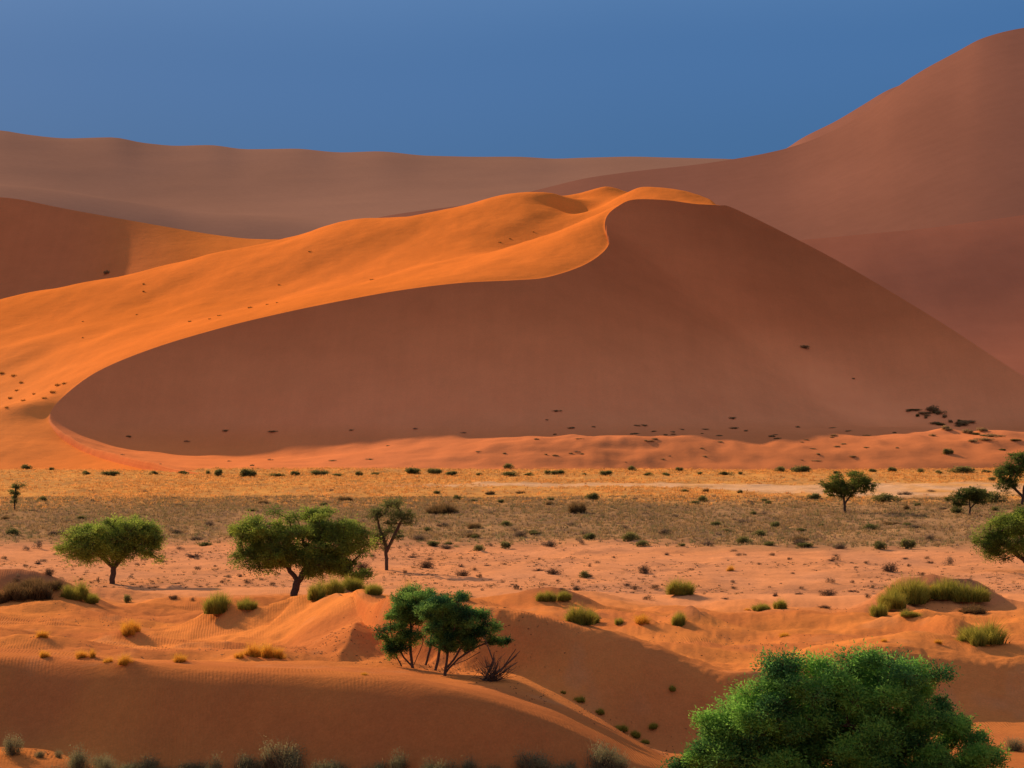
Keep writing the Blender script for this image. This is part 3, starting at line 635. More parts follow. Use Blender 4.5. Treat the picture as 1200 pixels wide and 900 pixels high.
tree_at(1136, 603, name='acacia_tree', blobs=[(-12, 18, 14, 9), (6, 24, 16, 9), (16, 20, 8, 8)], trunks=[[(0, -1), (1, 8), (0, 14)], [(0, 7), (7, 14), (11, 20)]], r0=1.2, rtip=.3, nclump=44, leaf_n=6500, leaf=.24, crad=6, colA=(.05, .07, .02), colB=(.12, .13, .035),
  label='small leaning acacia on the grass plain at right, smaller than its neighbours', seed=15)
tree_at(1197, 592, name='acacia_tree', blobs=[(-14, 38, 16, 18), (6, 48, 24, 14), (25, 38, 18, 16), (-20, 22, 9, 8)], trunks=[[(0, -1), (2, 10), (3, 22)], [(2, 10), (-8, 20), (-16, 28)]], r0=2.0, rtip=.35, nclump=80, leaf_n=14000, leaf=.24, crad=7, colA=(.045, .075, .02), colB=(.11, .15, .035), droop=.2,
  label='farther of the two acacias cut by the right edge, behind the pale strip', seed=16)
tree_at(1207, 672, name='acacia_tree', blobs=[(-50, 38, 20, 13), (-30, 56, 28, 14), (5, 66, 34, 14), (40, 56, 26, 16), (-10, 40, 44, 16), (-38, 24, 20, 8)], trunks=[[(0, -1), (-3, 12), (-6, 24)], [(-3, 12), (-20, 28), (-36, 38)], [(-3, 12), (14, 30), (26, 44)]], r0=4, nclump=140, leaf_n=36000, leaf=.17, crad=9.5, colA=(.045, .08, .018), colB=(.23, .30, .05), droop=.35,
  label='nearer, wide feathery acacia cut by the right edge, above the green-topped mound', seed=17)
tree_at(17, 598, name='young_tree', blobs=[(2, 30, 6, 6), (-2, 24, 5, 4), (1, 15, 4, 8)], trunks=[[(0, -1), (0, 10), (1, 20), (1, 28)]], r0=.8, rtip=.25, nclump=16, leaf_n=1500, leaf=.22, crad=4, colA=(.08, .09, .03), colB=(.16, .17, .05),
  label='thin spindly sapling far left on the golden grass plain', seed=18)
tree_at(484, 783, name='bushy_tree', blobs=[(-12, 72, 26, 16), (10, 82, 30, 17), (18, 70, 22, 14), (-28, 46, 12, 14), (-10, 48, 12, 12), (0, 62, 30, 12), (-24, 28, 10, 10), (-20, 38, 15, 14), (4, 44, 16, 12), (-30, 20, 9, 8), (-8, 30, 12, 10)],
  trunks=[[(0, -1), (-2, 14), (-4, 32), (-2, 48)], [(-3, 4), (-14, 20), (-24, 36), (-26, 48)], [(-10, -3, 4), (-18, 12, 5), (-26, 28, 5), (-30, 42, 4)], [(15, 6, -5), (20, 24, -6), (22, 44, -4), (20, 60, -2)], [(1, 6), (8, 22), (14, 40)]], r0=1.9, nclump=100, leaf_n=34000, leaf=.105, crad=8.5, colA=(.022, .07, .03), colB=(.16, .29, .06), twigs=5, rtip=.42,
  label='left tree of the leaning pair on the dune saddle, thin trunks under dark green', seed=19, asp=.3)
tree_at(521, 792, name='bushy_tree', blobs=[(-10, 76, 22, 14), (10, 84, 26, 15), (22, 66, 28, 18), (-4, 58, 20, 16), (50, 56, 20, 11), (66, 42, 12, 8), (35, 48, 22, 10), (16, 42, 26, 12), (-4, 42, 14, 12)],
  trunks=[[(0, -1), (2, 16), (4, 32), (8, 48)], [(-11, 8, 3), (-7, 26, 3), (-4, 50, 3)], [(1, 6), (16, 22), (34, 34), (52, 42)], [(2, 10), (14, 26), (24, 44)], [(1, 3), (8, 14), (24, 20), (42, 30)]], r0=2.0, nclump=120, leaf_n=42000, leaf=.105, crad=8.5, colA=(.02, .065, .03), colB=(.15, .28, .06), twigs=5, rtip=.42,
  label='right tree of the pair on the dune saddle, crown leaning to the right', seed=20, asp=.3)
# the big tree at the front right: its foot is below the frame
p = drop(wx(985, 80), 80)
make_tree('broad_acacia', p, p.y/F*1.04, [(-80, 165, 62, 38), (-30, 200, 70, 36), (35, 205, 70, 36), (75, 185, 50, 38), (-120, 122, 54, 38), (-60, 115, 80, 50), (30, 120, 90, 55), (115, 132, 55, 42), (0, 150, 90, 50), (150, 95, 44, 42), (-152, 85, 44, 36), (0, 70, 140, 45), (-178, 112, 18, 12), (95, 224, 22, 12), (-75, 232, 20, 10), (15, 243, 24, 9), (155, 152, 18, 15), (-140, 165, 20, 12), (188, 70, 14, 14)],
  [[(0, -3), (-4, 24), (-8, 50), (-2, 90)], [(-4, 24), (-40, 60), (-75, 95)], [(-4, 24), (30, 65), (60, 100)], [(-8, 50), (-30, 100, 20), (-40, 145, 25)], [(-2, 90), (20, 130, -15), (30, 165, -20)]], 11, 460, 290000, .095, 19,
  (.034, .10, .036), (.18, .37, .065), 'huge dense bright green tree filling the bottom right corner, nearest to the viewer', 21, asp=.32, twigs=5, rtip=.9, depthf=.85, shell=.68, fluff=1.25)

# ------------------------------------------------------------------ shrubs, grass tufts, hummock grass
LM = []   # landmarks for wording: (x, y, phrase)
LM_UV = [(131, 684, 'the umbrella acacia'), (344, 698, 'the large spreading acacia'), (453, 668, 'the thin open-crowned tree'), (990, 601, 'the lone round acacia'),
         (1136, 603, 'the small leaning acacia'), (1207, 672, 'the nearer right-edge acacia'), (17, 598, 'the spindly sapling'), (1065, 712, 'the large green-topped mound'), (798, 696, 'the round grass hummock'), (647, 700, 'the grass-capped ridge')]
ORDX = None
ORD = ['nearest', 'second', 'third', 'fourth', 'fifth', 'sixth', 'seventh', 'eighth', 'ninth', 'tenth', 'eleventh', 'twelfth', 'thirteenth', 'fourteenth', 'fifteenth', 'sixteenth', 'seventeenth', 'eighteenth', 'nineteenth', 'twentieth'] + ['%s-%s' % (t_, o_) for t_ in ('twenty', 'thirty', 'forty') for o_ in ('first', 'second', 'third', 'fourth', 'fifth', 'sixth', 'seventh', 'eighth', 'ninth')]
placed = []          # (kind phrase, u, v, object)
PROTO = {}
def proto(key, builder):
    if key not in PROTO: PROTO[key] = builder()
    return PROTO[key]
def b_bush(colA, colB, seed, ratio=.45, leaf=.13, n=1500):
    (V, Fc, cc), (V2, F2) = bush(9, n, 1, .9, ratio*2, leaf, colA, colB, seed)
    a = mesh_np('foliage', V, Fc, M_LEAF, cc); b = mesh_np('stems', V2, F2, M_DEAD)
    r = (a.data, b.data); bpy.data.objects.remove(a); bpy.data.objects.remove(b); return r
def b_grass(colA, colB, seed, ratio=.45, n=1300, w=.022, dome=.8, spread=.55):
    V, Fc, cc = blades(n, 1, .9, ratio*2, w, colA, colB, seed, dome, spread)
    a = mesh_np('blades', V, Fc, M_GRASS, cc); r = (a.data, None); bpy.data.objects.remove(a); return r
def b_twig(seed, ratio=.4, r=.022):
    V, Fc = twiggy(46, 1, ratio*2, seed, r); a = mesh_np('twigs', V, Fc, M_DEAD); r_ = (a.data, None); bpy.data.objects.remove(a); return r_
def b_dry(seed, colA, colB, ratio=.4):
    (V, Fc, cc), (V2, F2) = bush(14, 900, 1, .9, ratio*2, .09, colA, colB, seed, asp=.35)
    V3, F3 = twiggy(40, 1.05, ratio*2.1, seed+5, .014)
    a = mesh_np('foliage', V, Fc, M_LEAF, cc); b = mesh_np('stems', np.vstack([V2, V3]), np.vstack([F2, F3 + len(V2)]), M_DEAD)
    r = (a.data, b.data); bpy.data.objects.remove(a); bpy.data.objects.remove(b); return r
KIND = {
 'dark':  ('dark_bush', 'bush', 'dark green leafy bush', 3, lambda i: b_bush((.11, .12, .05), (.30, .27, .09), 100+i)),
 'olive': ('olive_bush', 'bush', 'pale olive low bush', 3, lambda i: b_bush((.13, .13, .045), (.27, .24, .08), 110+i)),
 'grey':  ('grey_shrub', 'shrub', 'grey-brown dry shrub', 3, lambda i: b_dry(120+i, (.16, .115, .085), (.30, .21, .14))),
 'dry':   ('dry_shrub', 'shrub', 'dark dry low shrub', 4, lambda i: b_dry(130+i, (.09, .06, .042), (.19, .12, .07), .36)),
 'twig':  ('dead_branches', 'shrub', 'bare dead twiggy scrap', 3, lambda i: b_twig(140+i, .25)),
 'gold':  ('golden_tuft', 'grass tuft', 'golden dry grass tuft', 4, lambda i: b_grass((.62, .29, .03), (.95, .55, .08), 150+i, .5, 900, .016, .6, .75)),
 'green': ('green_grass_hummock', 'grass clump', 'yellow-green grass clump', 4, lambda i: b_grass((.19, .21, .035), (.52, .43, .075), 160+i, .42, 2600, .014, .8, .45)),
 'brown': ('brown_grass_clump', 'grass clump', 'brown dry grass clump', 2, lambda i: b_grass((.13, .08, .04), (.30, .18, .07), 170+i, .4, 2200, .014, .9, .5)),
 'flank': ('sandy_shrub', 'shrub', 'faded straw-brown shrub', 3, lambda i: b_bush((.30, .20, .10), (.52, .36, .17), 210+i, .4, .16, 700)),
 'front': ('silver_shrub', 'shrub', 'grey-green feathery shrub', 4, lambda i: b_frontshrub(180+i)),
 'speck': ('dune_grass', 'grass tuft', 'tiny dark grass tuft', 2, lambda i: b_grass((.34, .15, .04), (.55, .26, .06), 190+i, .4, 160, .05, .8, .6)),
}
def b_frontshrub(seed):
    (V, Fc, cc), (V2, F2) = bush(26, 3600, 1, .9, .9, .055, (.13, .135, .075), (.38, .35, .18), seed, asp=.35, lumps=12)
    V3, F3, c3 = blades(260, .85, .8, .95, .007, (.20, .16, .09), (.34, .28, .15), seed+1, .7, .55)
    a = mesh_np('foliage', np.vstack([V, V3]), np.vstack([Fc, F3 + len(V)]), M_LEAF, np.vstack([cc, c3])); b = mesh_np('stems', V2, F2, M_DEAD)
    r = (a.data, b.data); bpy.data.objects.remove(a); bpy.data.objects.remove(b); return r
def plant(kind, u, v, w, h, label=None, group=None, tilt=0):
    nm, cat, ph, nvar, fn = KIND[kind]
    p = hit(u, v)
    if p is None: return None
    i = random.randrange(nvar); key = (kind, i); A, Bm = proto(key, lambda: fn(i))
    s = p.y/F; R = w*s/2
    # shared mesh is 2 wide; height of the mesh as built
    h = h*{'green': 1.3, 'front': 1.5, 'gold': 1.25, 'brown': 1.3}.get(kind, 1)
    hb = max(vv.co.z for vv in A.vertices) if key not in HB else HB[key]
    HB[key] = hb
    sc = (R*random.uniform(.92, 1.12), R*random.uniform(.7, 1.0), h*s/hb*random.uniform(.85, 1.15)) if w > 8 else (R, R*.85, h*s/hb)
    if Bm is None or w < 22:
        o = bpy.data.objects.new(nm, A); C.objects.link(o)
        o.location = p; o.scale = sc; o.rotation_euler = (0, tilt, random.uniform(0, 6.28) if abs(tilt) < .01 else 0)
    else:
        o = empty(nm, p); o.scale = sc; o.rotation_euler = (0, 0, random.uniform(0, 6.28))
        a = bpy.data.objects.new('foliage', A); C.objects.link(a); a.parent = o
        b = bpy.data.objects.new('stems', Bm); C.objects.link(b); b.parent = o
    o.location.z -= .04
    tag(o, label, cat, group)
    placed.append([kind, p.x, p.y, u, o, label is None, w])
    return o
HB = {}
# foreground golden tufts
for u, v, w, h, lb in [
 (150, 743, 27, 20, 'tallest golden grass tuft, glowing mid-slope below the umbrella acacia'), (158, 740, 16, 14, 'short golden tuft pressed against the tallest golden tuft'), (49, 747, 18, 10, 'small golden tuft at far left above the row on the crest'),
 (52, 770, 14, 9, 'leftmost golden tuft in the row along the shaded crest'), (95, 771, 20, 11, 'golden tuft in the crest row, left part of the close pair'), (108, 770, 16, 12, 'golden tuft in the crest row, right part of the close pair'),
 (147, 778, 21, 14, 'round golden tuft on the crest between the close pair and the next tuft'), (127, 776, 14, 7, 'faint low golden tuft just left of the round crest tuft'), (210, 776, 22, 12, 'golden tuft standing alone on the crest below the leaning trunk side'),
 (296, 769, 22, 16, 'left end of the long golden grass strip at the foot of the lit slip face'), (312, 770, 24, 16, 'middle of the long golden grass strip at the foot of the lit slip face'), (327, 771, 20, 13, 'right end of the long golden grass strip'), (280, 771, 16, 8, 'low wispy golden tuft trailing left of the long grass strip'),
 (752, 730, 25, 12, 'golden tuft on the far ridge between two yellow-green hummocks'), (920, 746, 18, 7, 'small golden tuft in the trough above the big green tree'), (1099, 754, 12, 6, 'small golden tuft left of the round green clump at right'), (1036, 752, 12, 5, 'tiny golden tuft on the crest above the big green tree'), (427, 791, 12, 5, 'tiny golden tuft on the saddle before the leaning pair of trees')]:
    plant('gold', u, v, w, h, lb, 'golden tufts on the near dunes')
# green and yellow-green grass clumps on hummocks
for u, v, w, h, lb in [
 (257, 718, 46, 27, 'green grass clump on a low mound left of the large acacia trunk'), (290, 713, 34, 14, 'flatter paler grass clump right beside the green one left of the acacia'),
 (371, 702, 34, 26, 'leftmost grass clump on the crest, hiding the foot of the leaning trunk'), (390, 696, 36, 24, 'tallest green grass clump on the crest under the spreading acacia'), (413, 691, 34, 18, 'green grass clump on the crest top, right of the tallest one'), (436, 696, 32, 12, 'low grass clump trailing down the crest towards the leaning pair'),
 (480, 704, 34, 22, 'yellow-green clump directly behind the left tree of the pair'), (541, 703, 30, 12, 'yellow-green clump behind the right tree of the pair'),
 (640, 704, 30, 12, 'left grass clump capping the orange ridge right of the pair'), (660, 703, 26, 12, 'right grass clump capping the orange ridge, darker top'),
 (681, 731, 40, 26, 'bright yellow-green grass dome at the end of the dark dune crest'), (695, 730, 24, 16, 'shaded right flank clump of the bright yellow-green dome'), (726, 731, 16, 8, 'small olive clump between the yellow-green dome and a golden tuft'),
 (798, 696, 42, 22, 'round green grass hummock alone on the open sand'), (797, 733, 28, 18, 'yellow grass clump on a small dark mound at the ridge'),
 (892, 715, 30, 10, 'low yellow clump, left of a darker pair on the sand'), (914, 713, 22, 12, 'small green clump touching the low yellow clump'),
 (1046, 712, 58, 28, 'left slope of grass on the large mound'), (1063, 706, 66, 32, 'tall green grass crown on the large mound at right'), (1080, 704, 36, 26, 'right part of the green grass crown on the large mound'), (1030, 722, 30, 16, 'yellow grass at the lower left foot of the large mound'),
 (1110, 701, 50, 22, 'yellow-brown grass over the second mound at right'), (1134, 704, 52, 20, 'sparse green grass on top of the second mound at right'), (1066, 722, 28, 10, 'low green clump in the hollow below the large mound'),
 (1150, 753, 72, 30, 'big round grey-green grass dome near the right edge'), (1146, 756, 30, 18, 'pale leafy clump in front of the big round grass dome'),
 (88, 702, 40, 22, 'green grass on the right shoulder of the brown left-edge mound'), (104, 706, 34, 14, 'trailing grass at the right foot of the left-edge mound')]:
    plant('green', u, v, w, h, lb, 'grass clumps on sand hummocks')
for u, v, w, h, lb in [(20, 702, 44, 18, 'grey-brown dead grass on the left-edge mound'), (44, 701, 54, 22, 'thick brown dry grass capping the left-edge mound'), (520, 602, 52, 12, 'broad brown grass heap on the plain right of the thin tree'), (677, 601, 28, 16, 'round brown grass heap in the middle of the grass plain'), (1140, 718, 44, 10, 'brown grass on the shaded flank of the second mound'), (2, 706, 30, 16, 'dead grass cut by the left edge, on the mound'), (14, 692, 34, 10, 'dry grass on the top left of the left-edge mound'), (38, 687, 36, 10, 'dry grass on the very top of the left-edge mound'), (62, 690, 34, 12, 'dry grass on the top right of the left-edge mound')]:
    plant('brown', u, v, w, h, lb, 'brown grass heaps')
# tufts in the shaded valley
for k, (u, v, w, h) in enumerate([(679, 822, 16, 8), (703, 836, 14, 7), (727, 856, 22, 10), (745, 863, 18, 9), (765, 853, 18, 7), (788, 809, 14, 8), (660, 812, 8, 4), (756, 871, 14, 7)]):
    plant('green', u, v, w, h, ['first', 'second', 'fourth', 'fifth', 'right-hand', 'lone pale', 'smallest upper', 'lowest'][k] + (' small grass clump down the shaded valley between the dunes' if k != 5 else ' grass clump high on the shaded face left of the big tree'), 'grass clumps in the shaded valley')
# front edge shrubs
for u, v, w, h, lb in [(16, 884, 42, 24, 'spiky green shrub at the bottom left corner'), (46, 887, 22, 8, 'low pale shrub right of the corner shrub'), (68, 888, 20, 9, 'small yellowish shrub second from the bottom left corner'), (92, 903, 56, 24, 'rounded yellow-green shrub on the lit sand at bottom left'), (124, 904, 40, 18, 'grey shrub trailing right of the rounded yellow-green one'),
 (158, 908, 50, 14, 'low grey shrub at the bottom edge, left of the tall one'), (228, 910, 60, 18, 'low greenish shrub at the bottom edge under the shaded face'), (195, 910, 36, 12, 'thin grey shrub between two low ones on the bottom edge'), (286, 906, 50, 22, 'dark grey shrub at the left foot of the tall bottom shrub'), (332, 902, 60, 36, 'tallest grey-green shrub on the bottom edge'),
 (392, 910, 56, 20, 'grey shrub at the right foot of the tall bottom shrub'), (430, 912, 36, 16, 'thin shrub on the bottom edge right of the grey one'), (508, 916, 40, 16, 'sparse shrub alone on the bottom edge near the middle'), (575, 912, 44, 18, 'low shrub leading into the pale bottom group'), (625, 908, 60, 28, 'tall pale shrub in the bottom group near the middle'), (665, 910, 44, 20, 'low shrub between two taller ones in the bottom group'),
 (704, 908, 56, 34, 'yellowish shrub at the right end of the bottom group'), (1188, 880, 40, 20, 'shrub in shade right of the big green tree')]:
    plant('front', u, v, w, h, lb, 'shrubs along the bottom edge')
rs = random.Random(21); 
for k in range(26):
    u = 70 + k*27 + rs.uniform(-9, 9); plant('front', u, rs.uniform(906, 922), rs.uniform(30, 64), rs.uniform(12, 25) * (1.25 if k % 5 == 2 else 1), 'low grey-green shrub filling the tangled bottom strip, %s from the left' % (ORD[k] if k else 'first'), 'shrubs along the bottom edge')
# scraps and shrubs on the bare sand and the grass plain (labels generated further down)
DRY = [(500, 666, 27, 12), (542, 675, 22, 9), (562, 677, 15, 6), (650, 673, 24, 9), (756, 672, 26, 11), (744, 691, 14, 7), (768, 690, 18, 7), (605, 691, 15, 8), (677, 692, 22, 6), (760, 703, 17, 8), (1043, 670, 23, 12), (973, 683, 15, 9), (999, 683, 11, 5),
 (972, 698, 34, 9), (1017, 701, 13, 8), (1023, 689, 9, 6), (965, 712, 26, 5), (58, 674, 22, 9), (115, 683, 8, 9), (231, 667, 17, 6), (203, 702, 22, 6), (226, 704, 13, 6), (262, 683, 12, 5), (290, 684, 16, 6), (320, 686, 16, 6), (210, 684, 12, 4), (408, 672, 30, 18), (425, 668, 26, 16),
 (632, 656, 9, 4), (590, 662, 11, 5), (700, 660, 10, 4), (720, 654, 9, 4), (810, 668, 10, 4), (940, 690, 11, 4), (1065, 664, 11, 4), (1080, 674, 14, 5), (925, 656, 12, 4), (905, 651, 14, 5), (980, 652, 11, 4), (1015, 660, 12, 4), (872, 651, 10, 4), (300, 655, 10, 4), (30, 664, 12, 4), (160, 662, 12, 4), (180, 689, 14, 4), (565, 692, 10, 4), (555, 655, 8, 3), (1155, 690, 12, 5), (505, 656, 12, 4), (475, 672, 12, 6), (20, 682, 16, 6), (5, 655, 14, 5), (252, 664, 10, 3), (860, 690, 12, 4), (890, 662, 10, 4)]
for a in DRY: plant('dry', *a, group='dry shrubs on the bare sand')
for a in [(228, 653, 22, 8), (632, 669, 22, 6), (690, 676, 14, 7), (735, 686, 16, 6), (909, 699, 12, 8), (1000, 693, 16, 5), (45, 661, 14, 5), (540, 664, 12, 5), (850, 702, 14, 5), (190, 658, 20, 4), (282, 676, 12, 5), (1090, 660, 14, 5), (1060, 655, 12, 4)]: plant('twig', *a, group='dead twig scraps on the bare sand')
for a in [(684, 677, 17, 11), (148, 706, 16, 10), (560, 646, 20, 9), (592, 643, 20, 11), (738, 634, 28, 14), (752, 640, 20, 9), (692, 632, 22, 9), (592, 616, 17, 8), (272, 629, 14, 14), (15, 627, 30, 11), (50, 588, 15, 8), (695, 586, 24, 11), (535, 586, 15, 7), (555, 588, 14, 5), (588, 589, 11, 5), (645, 587, 12, 6), (823, 588, 15, 8),
 (1037, 588, 40, 13), (955, 585, 26, 9), (840, 617, 17, 8), (908, 619, 22, 10), (890, 629, 23, 10), (870, 637, 23, 9), (938, 623, 18, 6), (1020, 621, 34, 9), (1030, 643, 26, 12), (1062, 643, 28, 15), (1165, 590, 34, 14), (1120, 601, 26, 10), (1076, 593, 12, 6), (508, 640, 30, 10), (963, 617, 10, 5), (800, 640, 12, 5)]: plant('dark', *a, group='bushes on the grass plain')
for a in [(45, 643, 21, 13), (30, 645, 20, 8), (645, 640, 24, 9), (490, 633, 26, 9), (520, 617, 24, 7), (610, 629, 26, 8), (730, 620, 20, 7), (780, 626, 22, 8), (830, 640, 24, 8), (935, 638, 26, 8), (985, 643, 22, 10), (1113, 663, 21, 14), (1180, 622, 20, 7), (1090, 633, 22, 8), (860, 646, 16, 5), (205, 625, 26, 7), (245, 616, 22, 6), (80, 612, 18, 6), (95, 637, 18, 6), (550, 625, 20, 6), (670, 616, 20, 6), (706, 606, 16, 5), (1050, 606, 18, 5), (895, 603, 18, 6), (760, 596, 14, 6), (790, 606, 16, 5), (230, 633, 22, 6), (575, 602, 16, 5), (470, 608, 14, 5)]: plant('grey', *a, group='grey shrubs on the grass plain')
for a in [(30, 550, 20, 7), (132, 557, 32, 6), (243, 556, 12, 6), (256, 558, 22, 10), (289, 559, 32, 11), (372, 557, 28, 8), (484, 556, 36, 11), (508, 556, 26, 10), (530, 557, 22, 8), (595, 549, 16, 8), (655, 556, 26, 8), (641, 556, 12, 6), (712, 557, 24, 7), (740, 551, 12, 7), (795, 552, 15, 6), (914, 553, 18, 8), (940, 553, 36, 8), (1045, 553, 15, 7), (1022, 553, 14, 5), (1078, 554, 14, 6), (1130, 554, 38, 9), (1155, 554, 16, 5), (1110, 532, 18, 7), (1162, 563, 16, 6), (868, 556, 12, 4), (345, 557, 16, 6), (60, 551, 10, 4), (685, 557, 12, 4), (820, 556, 14, 4), (980, 555, 14, 4)]: plant('dark', *a, group='bushes along the foot of the great dune')
for a in [(597, 557, 34, 7), (620, 557, 20, 4), (420, 557, 16, 7), (440, 557, 24, 5), (215, 556, 26, 6), (100, 556, 20, 5), (180, 556, 18, 5), (325, 559, 26, 6), (395, 558, 22, 5), (562, 557, 16, 4), (780, 557, 20, 5), (850, 557, 22, 5), (760, 557, 18, 4), (1000, 556, 22, 5), (1100, 555, 18, 5), (1185, 556, 20, 6)]: plant('olive', *a, group='bushes along the foot of the great dune')
for a in [(856, 669, 12, 7), (876, 715, 10, 3), (1093, 689, 10, 4)]: plant('gold', *a, group='golden tufts on the bare sand')
# little plants on the dunes
for a in [(168, 342, 5, 3), (168, 333, 5, 2), (363, 295, 6, 2), (327, 334, 5, 2), (223, 377, 7, 2.5), (246, 374, 5, 2), (257, 370, 9, 2), (293, 361, 8, 3), (97, 396, 4, 2), (325, 355, 5, 2), (97, 377, 4, 2), (160, 369, 4, 2), (436, 328, 8, 2), (598, 280, 5, 2), (586, 284, 6, 2), (625, 272, 4, 2), (313, 357, 5, 2), (2, 438, 10, 4), (16, 441, 9, 4), (25, 449, 8, 4), (68, 452, 11, 4), (62, 460, 12, 4), (52, 467, 9, 4), (12, 467, 9, 4), (28, 470, 9, 4), (8, 478, 8, 3), (75, 450, 10, 4), (40, 462, 8, 3), (20, 458, 8, 3)]: plant('speck', *a, group='tiny tufts on the sunlit flank')
for a in [(943, 408, 16, 6), (1092, 482, 22, 8), (1102, 485, 20, 6), (1126, 498, 24, 6), (1135, 508, 20, 6), (1085, 490, 8, 4), (1108, 503, 16, 5), (1092, 511, 10, 4), (1150, 505, 22, 5), (1163, 512, 20, 5), (1140, 518, 16, 5), (1000, 444, 6, 2), (125, 321, 11, 5)]: plant('flank', *a, group='bushes on the shaded flank')
rs = random.Random(5)
for k in range(34):
    u = rs.uniform(140, 1000); v = 522 + rs.uniform(-26, 20) - (0 if u > 300 else -6); plant('flank' if k % 3 else 'grey', u, v, rs.uniform(6, 16), rs.uniform(1.4, 2.6), group='scrub dotted over the foot of the shaded face')
rs = random.Random(9)
for k in range(75):
    u = rs.uniform(5, 1195); v = rs.choice([rs.uniform(604, 646), rs.uniform(590, 646), rs.uniform(575, 600)]); sc0 = .55 + .45*(v - 560)/90
    plant(rs.choice(['grey', 'grey', 'brown', 'dark', 'olive']), u, v, rs.uniform(16, 36)*sc0, rs.uniform(5, 9)*sc0, group='grey shrubs on the grass plain')
for k in range(40):
    u = rs.uniform(0, 1195); v = rs.uniform(650, 700) if u > 500 else rs.uniform(650, 688)
    plant(rs.choice(['dry', 'twig', 'grey']), u, v, rs.uniform(8, 18), rs.uniform(2.5, 6), group='dry shrubs on the bare sand')
rs = random.Random(14)
for k in range(26):
    t_ = rs.random(); u = 1070 + 120*t_ + rs.uniform(-8, 8); v = 478 + 46*t_ + rs.uniform(-6, 10)
    plant(rs.choice(['flank', 'olive', 'flank']), u, v, rs.uniform(8, 24), rs.uniform(2, 4.5), group='bushes on the shaded flank')
for k in range(40):
    u = rs.uniform(620, 1060); v = 492 + rs.gauss(14, 13); plant('flank', u, v, rs.uniform(6, 16), rs.uniform(1.2, 2.4), group='scrub dotted over the foot of the shaded face')
# fallen dead branches beside the pair of trees
p = hit(578, 798); db = empty('dead_branch_pile', p); tag(db, 'tangle of bare dead branches at the right end of the leaning pair', 'dead branches')
V, Fc = twiggy(60, 1.15, 1.5, 77, .018); mesh_np('twigs', V, Fc, M_DEAD, None, True, db)
rngb = np.random.default_rng(4); pp = []
for k in range(7):
    a = rngb.uniform(-.6, 1.2); L = rngb.uniform(1.2, 2.4); e = np.array([math.sin(a)*L*.7, rngb.normal()*.4, L*rngb.uniform(.4, 1)])
    pp.append(([np.array([-.5, 0, -.1]), e*.4 + rngb.normal(size=3)*.12, e], [.06, .04, .015]))
V, Fc = tubes(pp, 6); mesh_np('branch', V, Fc, M_DEAD, None, True, db)

# wording for the many small plants: kind, place, rank beside the nearest landmark
for u, v, ph in LM_UV:
    q = hit(u, v); LM.append((q.x, q.y, u, v, ph))
PLACE = {'dry shrubs on the bare sand': 'on bare sand', 'dead twig scraps on the bare sand': 'on bare sand', 'bushes on the grass plain': 'on the grass plain', 'grey shrubs on the grass plain': 'on the grass plain', 'golden tufts on the bare sand': 'on bare sand'}
bucket = {}
for rec in placed:
    kind, x, y, u, o, auto, w = rec
    if not auto: continue
    g = o['group']; ph = KIND[kind][2]
    if g in PLACE:
        d = [(abs(u - l[2]) + 1.6*abs(CZ/y*F - CZ/l[1]*F), l) for l in LM]; dd, l = min(d, key=lambda t: t[0])
        side = 'right of' if u > l[2] else 'left of'
        bucket.setdefault((ph, '', PLACE[g], side, l[4]), []).append((dd, o))
    else:
        bucket.setdefault((ph, g, None, None, None), []).append((u, o))
for (ph, g, pl, side, lm), L in bucket.items():
    L.sort(key=lambda t: t[0])
    for i, (dd, o) in enumerate(L):
        if pl: o['label'] = '%s %s, %s %s %s' % (ph, pl, ORD[i] + (' one' if i else ''), side, lm)
        else:
            where = {'bushes along the foot of the great dune': 'in the line at the great dune foot', 'tiny tufts on the sunlit flank': 'on the sunlit dune flank', 'bushes on the shaded flank': 'on the shaded dune flank', 'scrub dotted over the foot of the shaded face': 'below the shaded dune face'}[g]
            n = len(L); rk = 'leftmost' if i == 0 else 'rightmost' if i == n-1 else (ORD[i] + ' from left' if i < n/2 else ORD[n-1-i] + ' from right')
            o['label'] = '%s %s, %s' % (ph, where, rk)

# ------------------------------------------------------------------ grass cover (uncountable)
def cover(name, n, y0, y1, dens, h, w, cols, label, seed, bl=7, zf=plain_h):
    rng = np.random.default_rng(seed)
    x = rng.uniform(-1, 1, n*4); y = rng.uniform(y0, y1, n*4); x = x*(y*.18 + 35)
    keep = rng.random(n*4) < dens(x, y); x, y = x[keep][:n], y[keep][:n]; m = len(x)
    z = zf(x, y)
    c = np.array(cols)[rng.integers(0, len(cols), m)]*rng.uniform(.8, 1.2, (m, 1))
    hs = h*rng.uniform(.5, 1.4, m)
    X0 = np.repeat(np.stack([x, y, z - .03], 1), bl, 0) + np.concatenate([rng.normal(size=(m*bl, 2))*w*2.5, np.zeros((m*bl, 1))], 1)
    H = np.repeat(hs, bl)*rng.uniform(.6, 1.1, m*bl); lean = rng.normal(size=(m*bl, 2))*.45
    side = rng.normal(size=(m*bl, 2)); side /= np.linalg.norm(side, axis=1)[:, None]
    a = X0.copy(); a[:, :2] -= side*w; b = X0.copy(); b[:, :2] += side*w
    t = X0.copy(); t[:, :2] += lean*H[:, None]; t[:, 2] += H
    V = np.stack([a, b, t], 1).reshape(-1, 3)
    o = mesh_np(name, V, np.arange(len(V)).reshape(-1, 3), M_GRASS, np.repeat(np.repeat(c, bl, 0), 3, 0))
    return tag(o, label, 'grass', kind='stuff')
def patch(x, y, s=.06, s2=.025): return np.clip(.62 + fbm(x*s, y*s2, 4)*2.4, .22, 1)
def panmask(x, y):
    uu = x/y*F + 600; lo = 497 - 38*sstep(750, 1000, uu)
    return 1 - sstep(lo - 10, lo, y)*(1 - sstep(508, 514, y))*sstep(420, 640, uu)
